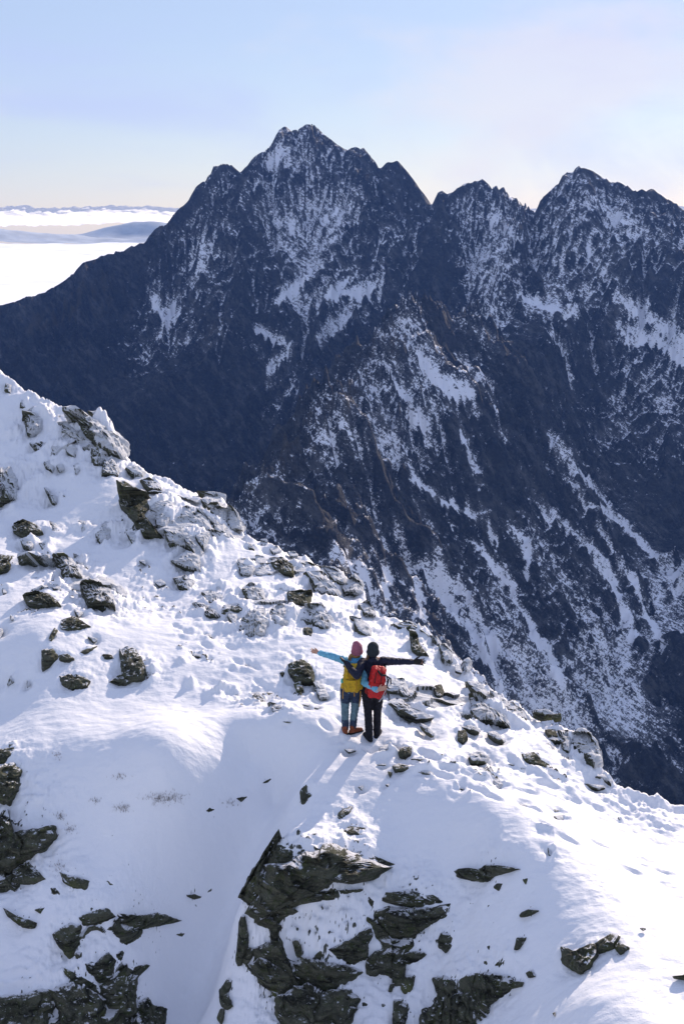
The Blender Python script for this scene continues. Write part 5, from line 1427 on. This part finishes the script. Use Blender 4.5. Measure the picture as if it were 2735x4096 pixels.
def w_cuff(bm):
    c = j['head']
    for k in range(16):
        a = k * math.pi / 8; b = a + math.pi / 8
        capsule(bm, (c[0] + .090 * math.cos(a), c[1] - .008 + .103 * math.sin(a), c[2] - .012 + .028 * math.sin(a)), (c[0] + .090 * math.cos(b), c[1] - .008 + .103 * math.sin(b), c[2] - .012 + .028 * math.sin(b)), .017, .017, 8)
link('cuff', melt('cuff', w_cuff, M_PINK, 0.008, 2), parent=hat)
link('hair', melt('hair', lambda bm: (chain(bm, [((.05, -.03, 1.47), .03), ((.005, -.035, 1.43), .032), ((-.015, -.05, 1.385), .024)]), ellip(bm, (.10, -.065, 1.445), (.075, .035, .035))), M_BLOND, 0.008, 2, 0.012, 40), parent=woman)

# ---- man
MJ = dict(head=(.005, .01, 1.615), neck=(.0, 0, 1.46), chest=(.005, 0, 1.28), waist=(.005, 0, 1.06), pel=(.005, 0, .92),
          ls=(-.165, -.02, 1.415), le=(-.265, -.36, 1.31), lw=(-.435, -.12, 1.43), rs=(.165, .0, 1.425), re=(.425, .04, 1.40), rw=(.685, .06, 1.385),
          lh=(-.085, 0, .90), lk=(-.07, -.01, .49), la=(-.048, -.03, .09), rh=(.095, 0, .90), rk=(.088, .03, .49), ra=(.085, .075, .10))
k_ = MJ
def m_body(bm):
    face(bm, k_['head'], 1.04, (-0.1, 1, 0))
    chain(bm, [(k_['head'], .055), (k_['neck'], .055), (k_['chest'], .12)])
    chain(bm, [(k_['chest'], .13), (k_['waist'], .11), (k_['pel'], .12)])
    chain(bm, [(k_['neck'], .055), (k_['ls'], .055), (k_['le'], .042), (k_['lw'], .03)])
    chain(bm, [(k_['neck'], .055), (k_['rs'], .055), (k_['re'], .042), (k_['rw'], .03)])
    chain(bm, leg(k_['lh'], k_['lk'], k_['la'], .08, .054, .038)); chain(bm, leg(k_['rh'], k_['rk'], k_['ra'], .08, .054, .038))
    capsule(bm, (-.05, -.05, .05), (-.09, .11, .04), .036, .03); capsule(bm, (.085, .06, .06), (.12, .2, .05), .036, .03)
    hand(bm, (.69, .06, 1.385), (1, .05, -.02), (0, .15, 1), 1.05, .5, .08, 1)
    hand(bm, (-.44, -.115, 1.435), (-.45, .85, .0), (-.6, -.2, .6), 1.05, .3, .3, 1)
man = link('person', melt('person', m_body, M_SKIN, 0.0085, 2), label='hiker in charcoal beanie and dark clothes with gloved arm stretched out', category='person', group='pair of hikers')
man.location = (man_x, man_y, man_z)
def m_jacket(bm):
    chain(bm, [(k_['chest'], .160), ((.005, 0, 1.15), .145), (k_['waist'], .140), ((.005, 0, .92), .150)])
    chain(bm, [((-.06, 0, 1.36), .10), (k_['ls'], .080), ((-.215, -.19, 1.37), .070), (k_['le'], .066), ((-.36, -.25, 1.365), .060), (k_['lw'], .048)])
    chain(bm, [((.07, 0, 1.36), .10), (k_['rs'], .080), ((.30, .02, 1.412), .068), (k_['re'], .061), ((.56, .05, 1.393), .054), ((.675, .06, 1.386), .047)])
    chain(bm, [((0, 0, 1.38), .10), (k_['neck'], .078), ((0, 0, 1.50), .072)])
    ellip(bm, (.0, -.075, 1.455), (.10, .055, .06))
link('jacket', melt('jacket', m_jacket, M_DNAVY, 0.010, 5, 0.014, 13, seed=21), parent=man)
def m_trs(bm):
    chain(bm, [((-.05, 0, .90), .125), ((.06, 0, .90), .125)])
    chain(bm, leg(k_['lh'], k_['lk'], (-.05, -.03, .10), .098, .070, .064)); chain(bm, leg(k_['rh'], k_['rk'], (.085, .07, .11), .098, .070, .064))
link('trousers', melt('trousers', m_trs, M_BLACK, 0.010, 5, 0.014, 14, seed=23), parent=man)
for (hx, hy, dx, dy) in ((-.05, -.045, -.45, 1), (.085, .075, .35, 1)):
    b = link('boot', melt('boot', boot(hx, hy, dx, dy, 1.1), M_BLACK, 0.008, 3, 0.006, 25), parent=man)
    link('sole', melt('sole', sole(hx, hy, dx, dy), M_SOLE, 0.008, 2), parent=b)
def m_hat(bm):
    c = k_['head']
    ellip(bm, (c[0], c[1], c[2] + .045), (.098, .112, .098))
    ellip(bm, (c[0], c[1] - .02, c[2] + .09), (.075, .085, .06))
    ellip(bm, (c[0], c[1] - .045, c[2] - .012), (.096, .075, .10))
hat = link('beanie', melt('beanie', m_hat, M_GREY, 0.008, 4, 0.006, 30), parent=man)
def m_cuff(bm):
    c = k_['head']
    for q in range(16):
        a = q * math.pi / 8; b = a + math.pi / 8
        capsule(bm, (c[0] + .096 * math.cos(a), c[1] - .004 + .110 * math.sin(a), c[2] - .03 + .03 * math.sin(a)), (c[0] + .096 * math.cos(b), c[1] - .004 + .110 * math.sin(b), c[2] - .03 + .03 * math.sin(b)), .018, .018, 8)
link('cuff', melt('cuff', m_cuff, M_GREY, 0.008, 2), parent=hat)
link('hair', melt('hair', lambda bm: chain(bm, [((-.075, -.03, 1.545), .024), ((-.095, -.05, 1.50), .02), ((-.085, -.07, 1.46), .014)]), M_BROWN, 0.007, 2, 0.01, 40), parent=man)
for side, nm in ((1, 'glove'), (-1, 'glove')):
    def gl(bm):
        if side > 0:
            hand(bm, (.69, .06, 1.385), (1, .05, -.02), (0, .15, 1), 1.28, .5, .08, 1); chain(bm, [((.645, .06, 1.387), .046), ((.70, .06, 1.385), .042)])
        else:
            hand(bm, (-.44, -.115, 1.435), (-.45, .85, .0), (-.6, -.2, .6), 1.28, .3, .3, 1); chain(bm, [((-.42, -.14, 1.42), .05), ((-.445, -.11, 1.437), .044)])
    link(nm, melt(nm, gl, M_STRAP, 0.007, 2, 0.004, 30), parent=man)

# ---- backpacks
def webbing(pts, w=0.012, t=0.006):
    def f(bm):
        for a, b in zip(pts[:-1], pts[1:]):
            capsule(bm, a, b, w * .6, w * .6, 8)
    return f

def pack(owner_loc, c, rotz, tilt, dims, M_main, M_dark, M_web, label, style):
    w, d, h = dims
    root = bpy.data.objects.new('backpack', None); COL.objects.link(root)
    root.location = (owner_loc[0] + c[0], owner_loc[1] + c[1], owner_loc[2] + c[2] - h / 2)
    root.rotation_euler = (math.radians(4), tilt, rotz)
    root['label'] = label; root['category'] = 'backpack'; root['group'] = 'backpacks worn by the hikers'
    def body(bm):
        for z, kw, kd in ((.06, .90, .80), (.20, 1.0, .95), (.36, 1.0, .97), (.52, .97, .92), (.66, .90, .82), (.78, .80, .72)):
            z *= h / .86
            for sx in (-1, 0, 1):
                capsule(bm, (sx * (w / 2 - .07) * kw, .02, z), (sx * (w / 2 - .07) * kw, -(d / 2 - .06) * kd, z), .070, .068 * kd + .002)
        box(bm, (0, .0, h * .45), (w * .78, d * .62, h * .78), None, .86)
    bo = link('main_bag', melt('main_bag', body, M_main, 0.010, 8, 0.014, 13, seed=31), parent=root)
    def lid(bm):
        for sx in (-1, 0, 1):
            capsule(bm, (sx * (w / 2 - .09), .03, h * .93), (sx * (w / 2 - .09), -(d / 2 - .08), h * .90), .055, .050)
    link('lid', melt('lid', lid, M_main, 0.009, 5, 0.010, 16, seed=33), parent=root)
    def pocket(bm):
        for z in np.linspace(h * .16, h * .50, 5):
            capsule(bm, (-w * .24, -d * .42, z), (w * .20, -d * .42, z), .045, .045)
    link('front_pocket', melt('front_pocket', pocket, M_main, 0.009, 6, 0.012, 15, seed=35), parent=root)
    for sx in (-1, 1):
        def side(bm):
            capsule(bm, (sx * w * .47, -.02, h * .14), (sx * w * .46, -.02, h * .36), .042, .036)
        link('side_pocket', melt('side_pocket', side, M_main if style == 'w' else M_dark, 0.009, 4, 0.010, 18, seed=37), parent=root)
        link('compression_strap', melt('compression_strap', webbing([(sx * w * .42, -d * .36, h * .62), (sx * w * .50, .02, h * .56)]), M_dark, 0.006, 1), parent=root)
        link('shoulder_strap', melt('shoulder_strap', webbing([(sx * w * .28, .05, h * .80), (sx * w * .36, .12, h * .92), (sx * w * .40, .26, h * .86), (sx * w * .44, .30, h * .62)], 0.034), M_dark if style == 'w' else M_STRAP, 0.009, 3), parent=root)
        link('buckle_strap', melt('buckle_strap', webbing([(sx * w * .16, -d * .46, h * .92), (sx * w * .17, -d * .60, h * .78), (sx * w * .17, -d * .62, h * .60)], 0.014), M_web, 0.006, 1), parent=root)
    if style == 'w':
        link('seam', melt('seam', webbing([(w * .20, -d * .60, h * .70), (w * .23, -d * .63, h * .40), (w * .20, -d * .56, h * .10)], 0.014), M_OCHRE, 0.006, 1), parent=root)
        link('seam', melt('seam', webbing([(-w * .30, -d * .56, h * .56), (-w * .10, -d * .62, h * .55), (w * .22, -d * .61, h * .57)], 0.012), M_DKYEL, 0.006, 1), parent=root)
        for pts in ([(-w * .45, -.06, .05), (-w * .47, -.03, -.06), (-w * .46, -.02, -.16)], [(w * .46, -.10, .03), (w * .47, -.09, -.09), (w * .44, -.09, -.26)], [(.04, -d * .55, .02), (.045, -d * .5, -.06)]):
            link('dangling_strap', melt('dangling_strap', webbing(pts, 0.015), M_OCHRE, 0.006, 1), parent=root)
        link('bottle_cap', melt('bottle_cap', lambda bm: capsule(bm, (-w * .52, -.03, h * .36), (-w * .53, -.03, h * .44), .030, .022), M_TURQ, 0.007, 2), parent=root)
    else:
        link('lid_strap', melt('lid_strap', webbing([(-w * .05, -d * .38, h * .96), (w * .14, -d * .54, h * .87), (w * .38, -d * .42, h * .86)], 0.030), M_STRAP, 0.007, 1), parent=root)
        for pts in ([(w * .46, -.08, h * .82), (w * .60, -.10, h * .66), (w * .56, -.10, h * .50), (w * .70, -.10, h * .42)], [(w * .50, -.02, h * .76), (w * .74, -.04, h * .70), (w * .78, -.06, h * .54)], [(w * .62, -.08, h * .72), (w * .52, -.14, h * .34), (w * .34, -.2, h * .06)]):
            link('loose_strap', melt('loose_strap', webbing(pts, 0.020), M_STRAP, 0.006, 1), parent=root)
        link('pale_strap', melt('pale_strap', webbing([(w * .52, -.15, h * .40), (w * .40, -.21, h * .20), (w * .24, -.20, h * .02)], 0.014), M_PALE, 0.006, 1), parent=root)
        for pts in ([(-.02, -.06, .03), (-.04, -.07, -.06)], [(.05, -.07, .02), (.06, -.08, -.07)], [(.10, -.06, .04), (.12, -.07, -.03)], [(-.10, -.02, .06), (.0, -.10, .0), (.13, -.04, .05)]):
            link('hip_strap', melt('hip_strap', webbing(pts, 0.020), M_STRAP, 0.006, 1), parent=root)
        link('hip_belt', melt('hip_belt', lambda bm: chain(bm, [((-.15, .12, .10), .04), ((-.08, .02, .07), .045), ((.09, .02, .07), .045), ((.15, .12, .10), .04)]), M_STRAP, 0.009, 3), parent=root)
    return root
pack((wo_x, wo_y, wo_z), (.025, -.235, 1.135), 0.0, math.radians(2), (.315, .24, .45), M_YELLOW, M_DKYEL, M_OCHRE, 'mustard yellow backpack with dangling ochre straps on a hiker\'s back', 'w')
pack((man_x, man_y, man_z), (.03, -.25, 1.165), 0.0, math.radians(8), (.29, .25, .53), M_RED, M_DRED, M_STRAP, 'bright red backpack with loose black straps on a hiker\'s back', 'm')

# ------------------------------------------------------------------ the air
def haze_box():
    x0, x1, y0, y1, z0, z1 = -1500, 1500, -60, 2800, -1400, 420
    v = [(x, y, z) for z in (z0, z1) for y in (y0, y1) for x in (x0, x1)]
    f = [(0, 2, 3, 1), (4, 5, 7, 6), (0, 1, 5, 4), (2, 6, 7, 3), (0, 4, 6, 2), (1, 3, 7, 5)]
    me = mesh_from('haze', v, f, False)
    m = bpy.data.materials.new('thin_blue_air'); m.use_nodes = True
    t = m.node_tree; t.nodes.clear()
    o = t.nodes.new('ShaderNodeOutputMaterial'); p = t.nodes.new('ShaderNodeVolumePrincipled')
    p.inputs['Color'].default_value = (0.18, 0.38, 1.0, 1)
    p.inputs['Density'].default_value = HAZE
    p.inputs['Anisotropy'].default_value = 0.2
    t.links.new(p.outputs[0], o.inputs['Volume'])
    link('haze', me, m, kind='stuff', label='thin blue haze hanging in the air over the valley')
HAZE = 6.5e-5
haze_box()
